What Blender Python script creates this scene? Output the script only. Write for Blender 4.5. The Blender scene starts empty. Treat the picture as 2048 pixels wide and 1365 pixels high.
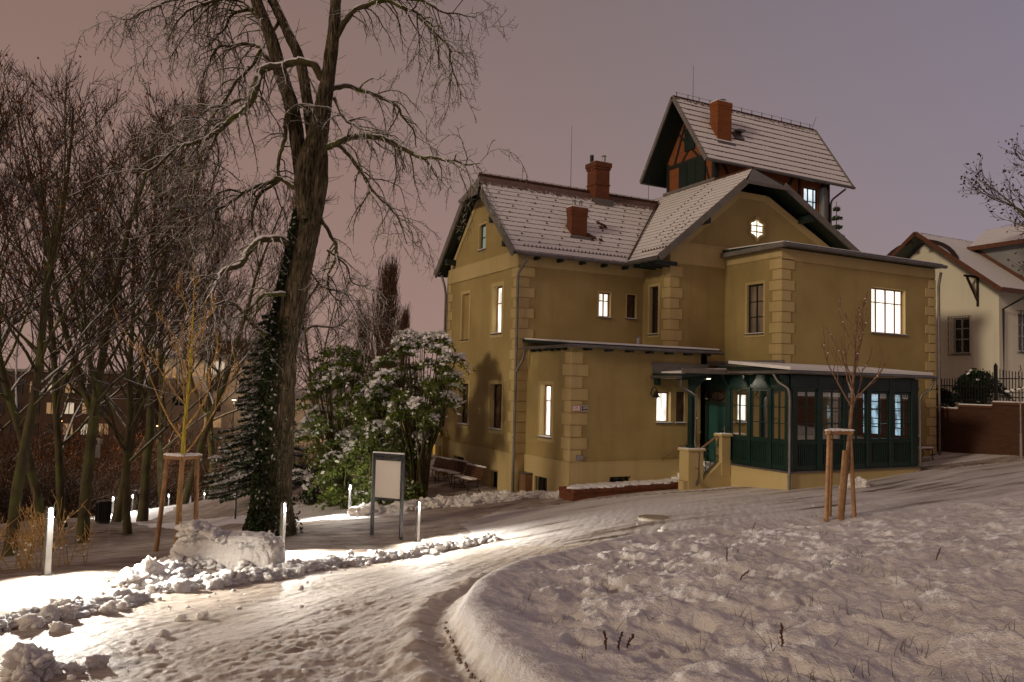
import bpy, bmesh, math, random
import numpy as np
from mathutils import Vector, Matrix, noise as mnoise

# ------------------------------------------------------------------ camera, sky, moonless-night light
SC = bpy.context.scene
COL = SC.collection
EYE = 3.9
FPX, YAW, PIT, ROL = 1550.0, math.radians(27.2), math.radians(3.1), math.radians(1.4)
fw = np.array([math.sin(YAW)*math.cos(PIT), math.cos(YAW)*math.cos(PIT), math.sin(PIT)])
r0 = np.array([math.cos(YAW), -math.sin(YAW), 0.0]); u0 = np.cross(r0, fw)
rt = r0*math.cos(ROL)+u0*math.sin(ROL); up = -r0*math.sin(ROL)+u0*math.cos(ROL)
cam_d = bpy.data.cameras.new('camera'); cam = bpy.data.objects.new('camera', cam_d); COL.objects.link(cam)
cam_d.sensor_width = 36; cam_d.lens = FPX/2048*36; cam_d.clip_start = 0.05; cam_d.clip_end = 3000
M3 = Matrix(((rt[0], up[0], -fw[0]), (rt[1], up[1], -fw[1]), (rt[2], up[2], -fw[2])))
cam.matrix_world = Matrix.Translation((0, 0, EYE)) @ M3.to_4x4()
SC.camera = cam
def at(px, py, d):                      # a survey helper: the point seen at a pixel of the photo at depth d
    return np.array([0, 0, EYE])+(fw+rt*((px-1024)/FPX)-up*((py-682.5)/FPX))*d

def onX(px, py, X):
    r = at(px, py, 1.0)-np.array([0, 0, EYE]); return np.array([0, 0, EYE])+r*(X/r[0])
def onY(px, py, Y):
    r = at(px, py, 1.0)-np.array([0, 0, EYE]); return np.array([0, 0, EYE])+r*(Y/r[1])
SC.view_settings.view_transform = 'Standard'; SC.view_settings.look = 'None'
SC.view_settings.exposure = 0.14; SC.view_settings.gamma = 1.0
W = bpy.data.worlds.new('World'); SC.world = W; W.use_nodes = True
nt = W.node_tree; N = nt.nodes; L = nt.links
bg = N['Background']
tc = N.new('ShaderNodeTexCoord'); sep = N.new('ShaderNodeSeparateXYZ'); L.new(tc.outputs['Generated'], sep.inputs[0])
dot = N.new('ShaderNodeVectorMath'); dot.operation = 'DOT_PRODUCT'; dot.inputs[1].default_value = (0.86, 0.0, 0.62)
L.new(tc.outputs['Generated'], dot.inputs[0])
ns = N.new('ShaderNodeTexNoise'); ns.inputs['Scale'].default_value = 1.6; ns.inputs['Detail'].default_value = 3
L.new(tc.outputs['Generated'], ns.inputs['Vector'])
ad = N.new('ShaderNodeMath'); ad.operation = 'MULTIPLY_ADD'; ad.inputs[1].default_value = 0.10
L.new(ns.outputs['Fac'], ad.inputs[0]); L.new(dot.outputs['Value'], ad.inputs[2])
cr = N.new('ShaderNodeValToRGB'); e = cr.color_ramp.elements
e[0].position = 0.15; e[0].color = (0.212, 0.136, 0.113, 1)
e[1].position = 1.0; e[1].color = (0.180, 0.158, 0.200, 1)
x = e.new(0.45); x.color = (0.212, 0.138, 0.118, 1)
x = e.new(0.78); x.color = (0.192, 0.147, 0.150, 1)
L.new(ad.outputs[0], cr.inputs['Fac'])
vr = N.new('ShaderNodeMapRange'); vr.inputs['From Min'].default_value = 0.0; vr.inputs['From Max'].default_value = 0.55
vr.inputs['To Min'].default_value = 1.28; vr.inputs['To Max'].default_value = 0.80
L.new(sep.outputs['Z'], vr.inputs['Value'])
mul = N.new('ShaderNodeVectorMath'); mul.operation = 'SCALE'
L.new(cr.outputs['Color'], mul.inputs[0]); L.new(vr.outputs[0], mul.inputs['Scale'])
L.new(mul.outputs[0], bg.inputs['Color']); bg.inputs['Strength'].default_value = 1.18
# the one directional lamp: a low warm light from the left (street lighting beyond the picture)
sd = bpy.data.lights.new('sun', 'SUN'); sd.energy = 1.02; sd.angle = math.radians(7); sd.color = (1.0, 0.80, 0.56)
so = bpy.data.objects.new('sun', sd); COL.objects.link(so)
so.rotation_euler = Vector((0.90, 0.24, -0.30)).to_track_quat('-Z', 'Y').to_euler()

# ------------------------------------------------------------------ helpers
def tag(o, label=None, cat=None, group=None, kind=None):
    if label: o['label'] = label
    if cat: o['category'] = cat
    if group: o['group'] = group
    if kind: o['kind'] = kind
    return o
def empty(name, loc, label=None, cat=None, group=None):
    o = bpy.data.objects.new(name, None); COL.objects.link(o); o.location = [float(c) for c in loc]
    o.empty_display_size = 0.2
    return tag(o, label, cat, group)
class MB:
    def __init__(s): s.v = []; s.f = []; s.m = []; s.uv = []
    def add(s, vs, fs, m=0, uvs=None):
        b = len(s.v); s.v += [tuple(map(float, p)) for p in vs]
        for i, f in enumerate(fs):
            s.f.append(tuple(b+k for k in f)); s.m.append(m)
            s.uv.append(uvs[i] if uvs else [(0, 0)]*len(f))
    def box(s, a, b, m=0):
        x0, y0, z0 = [min(a[i], b[i]) for i in range(3)]; x1, y1, z1 = [max(a[i], b[i]) for i in range(3)]
        s.add([(x0, y0, z0), (x1, y0, z0), (x1, y1, z0), (x0, y1, z0), (x0, y0, z1), (x1, y0, z1), (x1, y1, z1), (x0, y1, z1)],
              [(0, 3, 2, 1), (4, 5, 6, 7), (0, 1, 5, 4), (1, 2, 6, 5), (2, 3, 7, 6), (3, 0, 4, 7)], m)
    def beam(s, p, q, w, h, m=0, upv=(0, 0, 1)):          # a squared bar from p to q
        p = Vector(p); q = Vector(q); d = (q-p).normalized(); sd_ = d.cross(Vector(upv))
        if sd_.length < 1e-4: sd_ = d.cross(Vector((1, 0, 0)))
        sd_.normalize(); uu = sd_.cross(d)
        vs = []
        for c in (p, q):
            for a, b in ((-1, -1), (1, -1), (1, 1), (-1, 1)): vs.append(c+sd_*a*w/2+uu*b*h/2)
        s.add(vs, [(0, 1, 2, 3), (7, 6, 5, 4), (0, 4, 5, 1), (1, 5, 6, 2), (2, 6, 7, 3), (3, 7, 4, 0)], m)
    def tube(s, pts, r, n=8, m=0, cap=True):
        pts = np.array(pts, float); rr = np.full(len(pts), r, float) if np.isscalar(r) else np.array(r, float)
        v, f = tube_arrays(pts, rr, n); s.add(v, [tuple(k) for k in f], m)
        if cap: s.add(v[:n], [tuple(range(n))[::-1]], m); s.add(v[-n:], [tuple(range(n))], m)
    def cyl(s, c, r0_, r1_, h, n=14, m=0): s.tube([(c[0], c[1], c[2]), (c[0], c[1], c[2]+h)], [r0_, r1_], n, m)
    def slab(s, poly, th, mt=0, ms=None, uvdir=None, org=None):   # polygon extruded straight down; UV in metres along / down the slope
        ms = mt if ms is None else ms; P = [Vector(p) for p in poly]; n = len(P); uvs = None
        if uvdir is not None:
            ud = Vector(uvdir).normalized(); nn = (P[1]-P[0]).cross(P[2]-P[0]).normalized(); vd = nn.cross(ud); o = Vector(org)
            if vd.z > 0: vd = -vd
            uvs = [[((p-o).dot(ud), (p-o).dot(vd)) for p in P]]
        s.add(P, [tuple(range(n))], mt, uvs)
        Q = [p-Vector((0, 0, th)) for p in P]
        s.add(Q, [tuple(range(n))[::-1]], ms)
        for i in range(n):
            j = (i+1) % n; s.add([P[i], P[j], Q[j], Q[i]], [(0, 3, 2, 1)], ms)
    def build(s, name, mats, parent=None, smooth=False, label=None, bevel=0):
        me = bpy.data.meshes.new(name); me.from_pydata(s.v, [], s.f)
        for mm in (mats if isinstance(mats, (list, tuple)) else [mats]): me.materials.append(mm)
        me.polygons.foreach_set('material_index', s.m)
        uvl = me.uv_layers.new(name='UVMap'); flat = [c for f in s.uv for p in f for c in p]; uvl.data.foreach_set('uv', flat)
        if smooth: me.polygons.foreach_set('use_smooth', [True]*len(me.polygons))
        me.update(); o = bpy.data.objects.new(name, me); COL.objects.link(o)
        if parent is not None:
            o.parent = parent
            P0 = world_loc(parent); o.location = (-P0[0], -P0[1], -P0[2])
        if bevel:
            b = o.modifiers.new('bevel', 'BEVEL'); b.width = bevel; b.segments = 2; b.limit_method = 'ANGLE'
        if label: o['label'] = label
        return o
def split_loose(o, name):
    """give every loose piece of a built mesh an object of its own"""
    me = o.data; n = len(me.vertices); par = list(range(n))
    def f(a):
        while par[a] != a: par[a] = par[par[a]]; a = par[a]
        return a
    for e_ in me.edges: par[f(e_.vertices[0])] = f(e_.vertices[1])
    gr = {}
    for p_ in me.polygons: gr.setdefault(f(p_.vertices[0]), []).append(p_)
    for ps in gr.values():
        ids = sorted({v for p_ in ps for v in p_.vertices}); mp = {v: i for i, v in enumerate(ids)}
        m2 = bpy.data.meshes.new(name); m2.from_pydata([me.vertices[v].co[:] for v in ids], [], [[mp[v] for v in p_.vertices] for p_ in ps])
        for mm in me.materials: m2.materials.append(mm)
        m2.polygons.foreach_set('material_index', [p_.material_index for p_ in ps]); q = bpy.data.objects.new(name, m2); COL.objects.link(q); q.parent = o.parent; q.location = o.location
    bpy.data.objects.remove(o)
def world_loc(o):
    p = Vector((0, 0, 0))
    while o is not None: p += Vector(o.location); o = o.parent
    return p
def tube_arrays(P, R, n):
    P = np.asarray(P, float); t = np.gradient(P, axis=0); t /= np.maximum(np.linalg.norm(t, axis=1, keepdims=True), 1e-9)
    mt = np.abs(t.mean(0)); ref = np.array([0, 0, 1.0]) if mt[2] < 0.8 else np.array([1.0, 0, 0])
    a = np.cross(t, ref); a /= np.maximum(np.linalg.norm(a, axis=1, keepdims=True), 1e-6); b = np.cross(t, a)
    th = np.arange(n)*2*math.pi/n
    v = P[:, None, :]+R[:, None, None]*(a[:, None, :]*np.cos(th)[None, :, None]+b[:, None, :]*np.sin(th)[None, :, None])
    k = len(P); i = np.arange(k-1)[:, None]*n; j = np.arange(n)[None, :]; jn = (j+1) % n
    f = np.stack([i+j, i+n+j, i+n+jn, i+jn], -1).reshape(-1, 4)
    return v.reshape(-1, 3), f
def np_mesh(name, V, F, mats, parent=None, mi=None, smooth=True):
    me = bpy.data.meshes.new(name); k = F.shape[1]
    me.vertices.add(len(V)); me.vertices.foreach_set('co', np.ascontiguousarray(V, np.float32).ravel())
    me.loops.add(F.size); me.loops.foreach_set('vertex_index', F.astype(np.int32).ravel())
    me.polygons.add(len(F)); me.polygons.foreach_set('loop_start', np.arange(0, F.size, k, dtype=np.int32))
    me.polygons.foreach_set('loop_total', np.full(len(F), k, np.int32))
    for mm in (mats if isinstance(mats, (list, tuple)) else [mats]): me.materials.append(mm)
    if mi is not None: me.polygons.foreach_set('material_index', np.asarray(mi, np.int32))
    me.polygons.foreach_set('use_smooth', np.full(len(F), smooth))
    me.update(calc_edges=True); o = bpy.data.objects.new(name, me); COL.objects.link(o)
    if parent is not None: o.parent = parent
    return o
def tubes_obj(name, lines, mats, parent=None, nf=lambda r: 3 if r < .02 else (5 if r < .06 else (8 if r < .15 else 20)), shift=None):
    VV = []; FF = []; b = 0
    for P, R in lines:
        v, f = tube_arrays(P, R, nf(R[0])); VV.append(v); FF.append(f+b); b += len(v)
    V = np.vstack(VV); F = np.vstack(FF)
    if shift is not None: V = V-np.asarray(shift)
    return np_mesh(name, V, F, mats, parent)
def copy_tree(o, parent=None):
    c = o.copy(); COL.objects.link(c)
    if parent is not None: c.parent = parent
    for ch in list(o.children): copy_tree(ch, c)
    return c

# ------------------------------------------------------------------ materials
def new_mat(name):
    m = bpy.data.materials.new(name); m.use_nodes = True; t = m.node_tree
    return m, t.nodes, t.links, t.nodes['Principled BSDF']
def tex(nodes, links, scale, detail=4, vec='Object', rough=0.55, mapping=None):
    c = nodes.new('ShaderNodeTexCoord'); n = nodes.new('ShaderNodeTexNoise')
    n.inputs['Scale'].default_value = scale; n.inputs['Detail'].default_value = detail; n.inputs['Roughness'].default_value = rough
    if vec == 'World':
        g = nodes.new('ShaderNodeNewGeometry'); src = g.outputs['Position']
    else: src = c.outputs[vec]
    if mapping:
        mp = nodes.new('ShaderNodeMapping'); mp.inputs['Scale'].default_value = mapping[0]; mp.inputs['Rotation'].default_value = mapping[1]
        links.new(src, mp.inputs['Vector']); src = mp.outputs[0]
    links.new(src, n.inputs['Vector']); return n.outputs['Fac']
def ramp(nodes, links, src, stops):
    r = nodes.new('ShaderNodeValToRGB'); el = r.color_ramp.elements
    el[0].position = stops[0][0]; el[0].color = (*stops[0][1], 1); el[1].position = stops[-1][0]; el[1].color = (*stops[-1][1], 1)
    for p, c in stops[1:-1]: q = el.new(p); q.color = (*c, 1)
    links.new(src, r.inputs['Fac']); return r.outputs['Color']
def math_(nodes, links, op, a, b=None, c=None, clamp=False):
    m = nodes.new('ShaderNodeMath'); m.operation = op; m.use_clamp = clamp
    for i, s_ in enumerate((a, b, c)):
        if s_ is None: continue
        if isinstance(s_, (int, float)): m.inputs[i].default_value = s_
        else: links.new(s_, m.inputs[i])
    return m.outputs[0]
def mixc(nodes, links, fac, a, b):
    m = nodes.new('ShaderNodeMix'); m.data_type = 'RGBA'
    links.new(fac, m.inputs['Factor'])
    for i, s_ in ((6, a), (7, b)):
        if isinstance(s_, tuple): m.inputs[i].default_value = (*s_, 1)
        else: links.new(s_, m.inputs[i])
    return m.outputs[2]
def bump(nodes, links, bs, src, strength, dist=0.02):
    b = nodes.new('ShaderNodeBump'); b.inputs['Strength'].default_value = strength; b.inputs['Distance'].default_value = dist
    links.new(src, b.inputs['Height']); links.new(b.outputs[0], bs.inputs['Normal'])
def basic(name, ca, cb, rough=0.6, scale=6, bstr=0.15, bscale=40, metal=0.0, vec='Object', spec=0.4):
    m, n, l, bs = new_mat(name)
    l.new(ramp(n, l, tex(n, l, scale, 5, vec), [(0.3, ca), (0.7, cb)]), bs.inputs['Base Color'])
    bs.inputs['Roughness'].default_value = rough; bs.inputs['Metallic'].default_value = metal
    bs.inputs['Specular IOR Level'].default_value = spec
    if bstr: bump(n, l, bs, tex(n, l, bscale, 4, vec), bstr, 0.01)
    return m
def snow_top(name, ca, cb, scale=5, thr=0.35, rough=0.85, mossc=None, bstr=0.5, bscale=30, vscale=None, bd=.03):
    m, n, l, bs = new_mat(name)
    g = n.new('ShaderNodeNewGeometry'); s_ = n.new('ShaderNodeSeparateXYZ'); l.new(g.outputs['Normal'], s_.inputs[0])
    nf = tex(n, l, 7, 3)
    k = math_(n, l, 'MULTIPLY_ADD', nf, -0.9, 0.45)
    k2 = math_(n, l, 'ADD', s_.outputs['Z'], k)
    msk = math_(n, l, 'MULTIPLY', math_(n, l, 'SUBTRACT', k2, thr), 6.0, clamp=True)
    base = ramp(n, l, tex(n, l, scale, 6, mapping=(vscale, (0, 0, 0)) if vscale else None), [(0.3, ca), (0.7, cb)])
    if mossc: base = mixc(n, l, math_(n, l, 'MULTIPLY', math_(n, l, 'SUBTRACT', tex(n, l, 1.7, 4), 0.45), 5.0, clamp=True), base, mossc)
    l.new(mixc(n, l, msk, base, (0.80, 0.80, 0.82)), bs.inputs['Base Color']); bs.inputs['Roughness'].default_value = rough
    bs.inputs['Specular IOR Level'].default_value = 0.15
    bump(n, l, bs, tex(n, l, bscale, 5, mapping=(vscale, (0, 0, 0)) if vscale else None), bstr, bd)
    return m
def emis(name, col, strength, stripes=None, var=0.35):
    m, n, l, bs = new_mat(name); bs.inputs['Base Color'].default_value = (0.02, 0.02, 0.02, 1); bs.inputs['Roughness'].default_value = 0.1
    if stripes:
        f = tex(n, l, 1.0, 3, 'World', 0.5, (stripes, (0, 0, 0)))
        l.new(ramp(n, l, f, [(0.35, tuple(c*(1-var) for c in col)), (0.6, col)]), bs.inputs['Emission Color'])
    else: bs.inputs['Emission Color'].default_value = (*col, 1)
    bs.inputs['Emission Strength'].default_value = strength
    return m

def stucco(name, ca, cb, b=0.5, bs_=55):
    m, n, l, bs = new_mat(name)
    f1 = tex(n, l, 0.7, 6, 'World'); f2 = tex(n, l, bs_, 3, 'World')
    c = ramp(n, l, f1, [(0.3, ca), (0.72, cb)])
    st = tex(n, l, 1.0, 5, 'World', 0.6, ((2.2, 2.2, 0.25), (0, 0, 0)))
    k = math_(n, l, 'MULTIPLY', math_(n, l, 'SUBTRACT', st, 0.52), 2.2, clamp=True)
    c = mixc(n, l, math_(n, l, 'MULTIPLY', k, 0.6), c, tuple(v*0.58 for v in ca))
    l.new(c, bs.inputs['Base Color']); bs.inputs['Roughness'].default_value = 0.95; bs.inputs['Specular IOR Level'].default_value = 0.1
    if b: bump(n, l, bs, f2, b, 0.02)
    return m
MT = {}
MT['stucco'] = stucco('ochre_roughcast', (0.315, 0.242, 0.102), (0.41, 0.318, 0.140), 0.8, 38)
MT['trim'] = stucco('ochre_smooth_render', (0.45, 0.355, 0.172), (0.52, 0.412, 0.205), 0.12, 25)
MT['white_wall'] = stucco('cream_render', (0.68, 0.65, 0.53), (0.75, 0.72, 0.60), 0.15, 25)
MT['soffit'] = basic('dark_green_boards', (0.006, 0.015, 0.012), (0.010, 0.024, 0.018), 0.5)
MT['green'] = basic('dark_green_paint', (0.005, 0.018, 0.015), (0.008, 0.029, 0.023), 0.35, 3, 0.08)
MT['zinc'] = basic('grey_zinc_sheet', (0.13, 0.12, 0.115), (0.19, 0.175, 0.165), 0.45, 3, 0.05, metal=0.6)
MT['fascia'] = basic('grey_painted_fascia', (0.13, 0.12, 0.11), (0.18, 0.165, 0.15), 0.6, 4, 0.1)
MT['dark_wood'] = basic('dark_brown_wood', (0.018, 0.011, 0.008), (0.035, 0.022, 0.014), 0.45, 8, 0.1)
MT['tan_wood'] = basic('tan_window_wood', (0.22, 0.12, 0.06), (0.30, 0.17, 0.09), 0.5, 8, 0.1)
MT['rusty_board'] = basic('red_brown_board', (0.085, 0.03, 0.016), (0.13, 0.05, 0.025), 0.6, 6, 0.15)
MT['black_timber'] = basic('dark_timber', (0.008, 0.010, 0.010), (0.018, 0.020, 0.018), 0.6, 8, 0.2)
MT['iron'] = basic('black_iron', (0.012, 0.012, 0.012), (0.025, 0.025, 0.025), 0.45, 8, 0.1, metal=0.5)
MT['steel'] = basic('brushed_steel', (0.34, 0.33, 0.32), (0.45, 0.44, 0.43), 0.35, 6, 0.05, metal=0.7)
MT['post_grey'] = basic('dull_grey_post', (.09, .088, .085), (.13, .128, .125), .5, 6, .05, metal=.2)
MT['pole'] = basic('dark_grey_steel', (0.05, 0.05, 0.05), (0.08, 0.08, 0.08), 0.5, 6, 0.05, metal=0.4)
MT['board_face'] = basic('pale_board_face', (0.50, 0.47, 0.45), (0.56, 0.53, 0.50), 0.5, 1.5, 0.03)
MT['anthracite'] = basic('anthracite_powder_coat', (0.016, 0.018, 0.024), (0.026, 0.028, 0.034), 0.4, 6, 0.05)
MT['stake'] = basic('peeled_pine_stake', (0.19, 0.10, 0.045), (0.33, 0.18, 0.08), 0.7, 7, 0.4, 25)
MT['snow'] = None
def snow_mat(name, a=(0.74, 0.74, 0.76), b=(0.84, 0.84, 0.86), bs1=9, st=0.35, d=0.03):
    m, n, l, bs = new_mat(name)
    l.new(ramp(n, l, tex(n, l, 1.3, 6, 'World'), [(0.3, a), (0.7, b)]), bs.inputs['Base Color'])
    bs.inputs['Roughness'].default_value = 0.7; bs.inputs['Specular IOR Level'].default_value = 0.25
    h = math_(n, l, 'MULTIPLY_ADD', tex(n, l, bs1*7, 3, 'World'), 0.35, tex(n, l, bs1, 5, 'World'))
    bump(n, l, bs, h, st, d); return m
def snow_mat_sss(*a):
    m = snow_mat(*a); b = m.node_tree.nodes['Principled BSDF']; b.inputs['Subsurface Weight'].default_value = .7; b.inputs['Subsurface Radius'].default_value = (1.0, .95, .9); b.inputs['Subsurface Scale'].default_value = .07
    return m
MT['snow'] = snow_mat('snow')
MT['snow_soft'] = snow_mat('snow_on_grass', (0.62, 0.59, 0.58), (0.76, 0.73, 0.72), 9, 0.7, 0.06)
MT['snow_lump'] = snow_mat_sss('ploughed_snow', (0.66, 0.63, 0.60), (0.80, 0.78, 0.76), 16, 0.9, 0.04)
def road_mat():
    m, n, l, bs = new_mat('trodden_snow_road')
    rot = (0, 0, -0.72)
    f1 = tex(n, l, 1.0, 7, 'World', 0.65, ((0.45, 2.6, 1.0), (0, 0, 0)))
    f2 = tex(n, l, 1.0, 6, 'World', 0.6, ((1.2, 9.0, 3.0), (0, 0, 0.85)))
    f3 = tex(n, l, 0.35, 4, 'World', 0.5)
    k = math_(n, l, 'MULTIPLY_ADD', f2, 0.55, math_(n, l, 'MULTIPLY', f1, 0.45))
    k = math_(n, l, 'MULTIPLY_ADD', f3, 0.35, k)
    l.new(ramp(n, l, k, [(0.50, (0.24, 0.17, 0.12)), (0.60, (0.43, 0.35, 0.275)), (0.70, (0.57, 0.50, 0.43)), (0.88, (0.70, 0.67, 0.63))]), bs.inputs['Base Color'])
    bs.inputs['Roughness'].default_value = 0.6; bs.inputs['Specular IOR Level'].default_value = 0.3
    h = math_(n, l, 'MULTIPLY_ADD', tex(n, l, 26, 5, 'World', 0.7), 0.7, f2)
    bump(n, l, bs, h, 0.55, 0.04); return m
MT['road'] = road_mat()
def plaza_mat():
    m, n, l, bs = new_mat('driven_snow_yard')
    f1 = tex(n, l, 1.0, 7, 'World', 0.68, ((0.22, 2.4, 1.0), (0, 0, 0.18)))
    f3 = tex(n, l, 0.25, 3, 'World', 0.5)
    k = math_(n, l, 'MULTIPLY_ADD', f3, 0.5, f1)
    l.new(ramp(n, l, k, [(0.54, (0.10, 0.075, 0.058)), (0.60, (0.30, 0.25, 0.21)), (0.67, (0.56, 0.52, 0.49)), (0.82, (0.72, 0.70, 0.69))]), bs.inputs['Base Color'])
    r = ramp(n, l, k, [(0.56, (0.35,)*3), (0.72, (0.75,)*3)]); l.new(r, bs.inputs['Roughness'])
    h = math_(n, l, 'MULTIPLY_ADD', tex(n, l, 30, 5, 'World', 0.7), 0.5, f1)
    bump(n, l, bs, h, 0.6, 0.04); return m
MT['yard'] = plaza_mat()
def lawn_mat():
    m, n, l, bs = new_mat('thin_snow_on_lawn')
    f1 = tex(n, l, 1.0, 7, 'World', 0.7, ((1.2, 2.6, 1.0), (0, 0, 0.2))); f3 = tex(n, l, 0.16, 3, 'World', 0.5)
    k = math_(n, l, 'MULTIPLY_ADD', f3, 0.5, f1)
    l.new(ramp(n, l, k, [(0.52, (0.10, 0.07, 0.045)), (0.66, (0.27, 0.215, 0.175)), (0.80, (0.42, 0.36, 0.32)), (1.0, (0.62, 0.58, 0.55))]), bs.inputs['Base Color'])
    bs.inputs['Roughness'].default_value = 0.9; bs.inputs['Specular IOR Level'].default_value = 0.15
    bump(n, l, bs, math_(n, l, 'MULTIPLY_ADD', tex(n, l, 22, 5, 'World', 0.7), 0.6, f1), 0.8, 0.05); return m
MT['lawn'] = lawn_mat()
def tile_mat(name, pitch=0.33, lineW=0.16, ridge=0.55, bare=0.0, noise_amt=0.25, gap=1.0):
    m, n, l, bs = new_mat(name)
    c = n.new('ShaderNodeTexCoord'); s_ = n.new('ShaderNodeSeparateXYZ'); l.new(c.outputs['UV'], s_.inputs[0])
    U_, V_ = s_.outputs['X'], s_.outputs['Y']
    v = math_(n, l, 'DIVIDE', V_, pitch); fr = math_(n, l, 'FRACT', v)
    us = math_(n, l, 'FRACT', math_(n, l, 'DIVIDE', U_, 0.22))
    nf = tex(n, l, 9, 4, 'World'); nl = tex(n, l, 1.1, 4, 'World')
    k = math_(n, l, 'MULTIPLY_ADD', nf, noise_amt, math_(n, l, 'MULTIPLY', nl, 0.22))
    lim = math_(n, l, 'ADD', k, lineW-0.5*noise_amt-0.10+bare)
    scal = math_(n, l, 'MULTIPLY', math_(n, l, 'ABSOLUTE', math_(n, l, 'SUBTRACT', us, 0.5)), 0.10)
    lim = math_(n, l, 'ADD', lim, scal)
    ln = math_(n, l, 'MULTIPLY', math_(n, l, 'SUBTRACT', lim, fr), 12.0, clamp=True)
    rg = math_(n, l, 'SUBTRACT', math_(n, l, 'MULTIPLY_ADD', nf, 1.1, ridge-0.55), V_)
    rgm = math_(n, l, 'MULTIPLY', rg, 6.0, clamp=True)
    tot = math_(n, l, 'MAXIMUM', ln, math_(n, l, 'MULTIPLY', rgm, 0.9))
    tilec = ramp(n, l, tex(n, l, 4, 3, 'World'), [(0.3, (0.045, 0.016, 0.010)), (0.7, (0.13, 0.04, 0.022))])
    l.new(mixc(n, l, tot, (0.74, 0.73, 0.74), tilec), bs.inputs['Base Color'])
    bs.inputs['Roughness'].default_value = 0.8; bs.inputs['Specular IOR Level'].default_value = 0.2
    h = math_(n, l, 'SUBTRACT', fr, tot); bump(n, l, bs, h, 0.6, 0.04); return m
MT['tiles'] = tile_mat('snowy_clay_tiles', 0.31, 0.13, 0.75)
MT['tiles_b'] = tile_mat('snowy_fine_tiles', 0.30, 0.12, 0.1)
MT['tiles_t'] = tile_mat('snowy_tower_tiles', 0.36, 0.17, 0.25, 0.03, 0.3)
MT['tiles_n'] = tile_mat('snowy_smooth_tiles', 0.30, 0.02, 0.1, -0.03, 0.05)
def brick_mat(name, a, b, mor, sc=1.0, snowy=False, mode='World'):
    m, n, l, bs = new_mat(name)
    g = n.new('ShaderNodeNewGeometry'); s_ = n.new('ShaderNodeSeparateXYZ'); l.new(g.outputs['Position'], s_.inputs[0])
    xy = math_(n, l, 'ADD', s_.outputs['X'], s_.outputs['Y'])
    cb = n.new('ShaderNodeCombineXYZ'); l.new(xy, cb.inputs[0]); l.new(s_.outputs['Z'], cb.inputs[1])
    br = n.new('ShaderNodeTexBrick'); l.new(cb.outputs[0], br.inputs['Vector'])
    br.inputs['Color1'].default_value = (*a, 1); br.inputs['Color2'].default_value = (*b, 1); br.inputs['Mortar'].default_value = (*mor, 1)
    br.inputs['Scale'].default_value = 1.0; br.inputs['Brick Width'].default_value = 0.25*sc; br.inputs['Row Height'].default_value = 0.075*sc
    br.inputs['Mortar Size'].default_value = 0.008*sc; br.inputs['Bias'].default_value = 0.0
    col = br.outputs['Color']; f = tex(n, l, 2.0, 5, 'World')
    k = math_(n, l, 'MULTIPLY', math_(n, l, 'SUBTRACT', f, 0.4), 1.6, clamp=True)
    col = mixc(n, l, math_(n, l, 'MULTIPLY', k, 0.5), col, tuple(v*0.5 for v in a))
    l.new(col, bs.inputs['Base Color'])
    bs.inputs['Roughness'].default_value = 0.85; bs.inputs['Specular IOR Level'].default_value = 0.2
    bump(n, l, bs, br.outputs['Fac'], -0.5, 0.01); return m
MT['brick'] = brick_mat('red_brick', (0.19, 0.058, 0.026), (0.13, 0.042, 0.020), (0.10, 0.06, 0.04))
MT['brick_orange'] = brick_mat('orange_brick', (0.27, 0.088, 0.030), (0.20, 0.066, 0.024), (0.15, 0.06, 0.025))
MT['brick_dark'] = brick_mat('dark_red_brick', (0.095, 0.040, 0.024), (0.070, 0.030, 0.018), (0.05, 0.035, 0.025))
def glass_mat(name, base, rough=0.06):
    m, n, l, bs = new_mat(name)
    l.new(ramp(n, l, tex(n, l, 2.5, 3, 'World'), [(0.3, base), (0.7, tuple(c*2.2+0.004 for c in base))]), bs.inputs['Base Color'])
    bs.inputs['Roughness'].default_value = rough; bs.inputs['Specular IOR Level'].default_value = 0.8
    bump(n, l, bs, tex(n, l, 1.2, 2, 'World'), 0.06, 0.05); return m
MT['dark_glass'] = glass_mat('dark_window_glass', (0.012, 0.010, 0.010))
MT['brown_glass'] = glass_mat('brownish_window_glass', (0.055, 0.036, 0.024))
def clear_glass():
    m, n, l, bs = new_mat('clear_veranda_glass'); out = n['Material Output']
    t = n.new('ShaderNodeBsdfTransparent'); t.inputs['Color'].default_value = (0.86, 0.90, 0.88, 1)
    g = n.new('ShaderNodeBsdfGlossy'); g.inputs['Roughness'].default_value = 0.03
    fz = n.new('ShaderNodeFresnel'); fz.inputs['IOR'].default_value = 1.7
    f2 = math_(n, l, 'MULTIPLY_ADD', fz.outputs[0], 1.1, 0.30, True)
    mx = n.new('ShaderNodeMixShader'); l.new(f2, mx.inputs[0]); l.new(t.outputs[0], mx.inputs[1]); l.new(g.outputs[0], mx.inputs[2])
    l.new(mx.outputs[0], out.inputs['Surface']); n.remove(bs); return m
MT['clear_glass'] = clear_glass()
MT['lit_warm'] = emis('lit_room_warm', (1.0, 0.90, 0.72), 1.5, (3.0, 3.0, 0.5), 0.35)
MT['lit_white'] = emis('lit_room_white', (1.0, 0.92, 0.78), 1.9, (6.0, 6.0, 1.2), 0.6)
MT['lit_curtain'] = emis('lit_curtain', (1.0, 0.92, 0.80), 1.7, (11.0, 11.0, 0.3), 0.45)
MT['lit_blue'] = emis('lit_inner_window_bluish', (0.55, 0.80, 1.0), 1.1, (7.0, 7.0, 2.5), 0.75)
MT['glow_reflection'] = emis('attic_pane_glow_as_reflection', (0.30, 0.36, 0.28), 0.55)  # dim emission stands in for a reflection in the attic pane
MT['lit_brown'] = emis('dim_brown_room', (0.13, 0.075, 0.04), 0.7, (3.0, 3.0, 0.5), 0.7)
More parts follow.
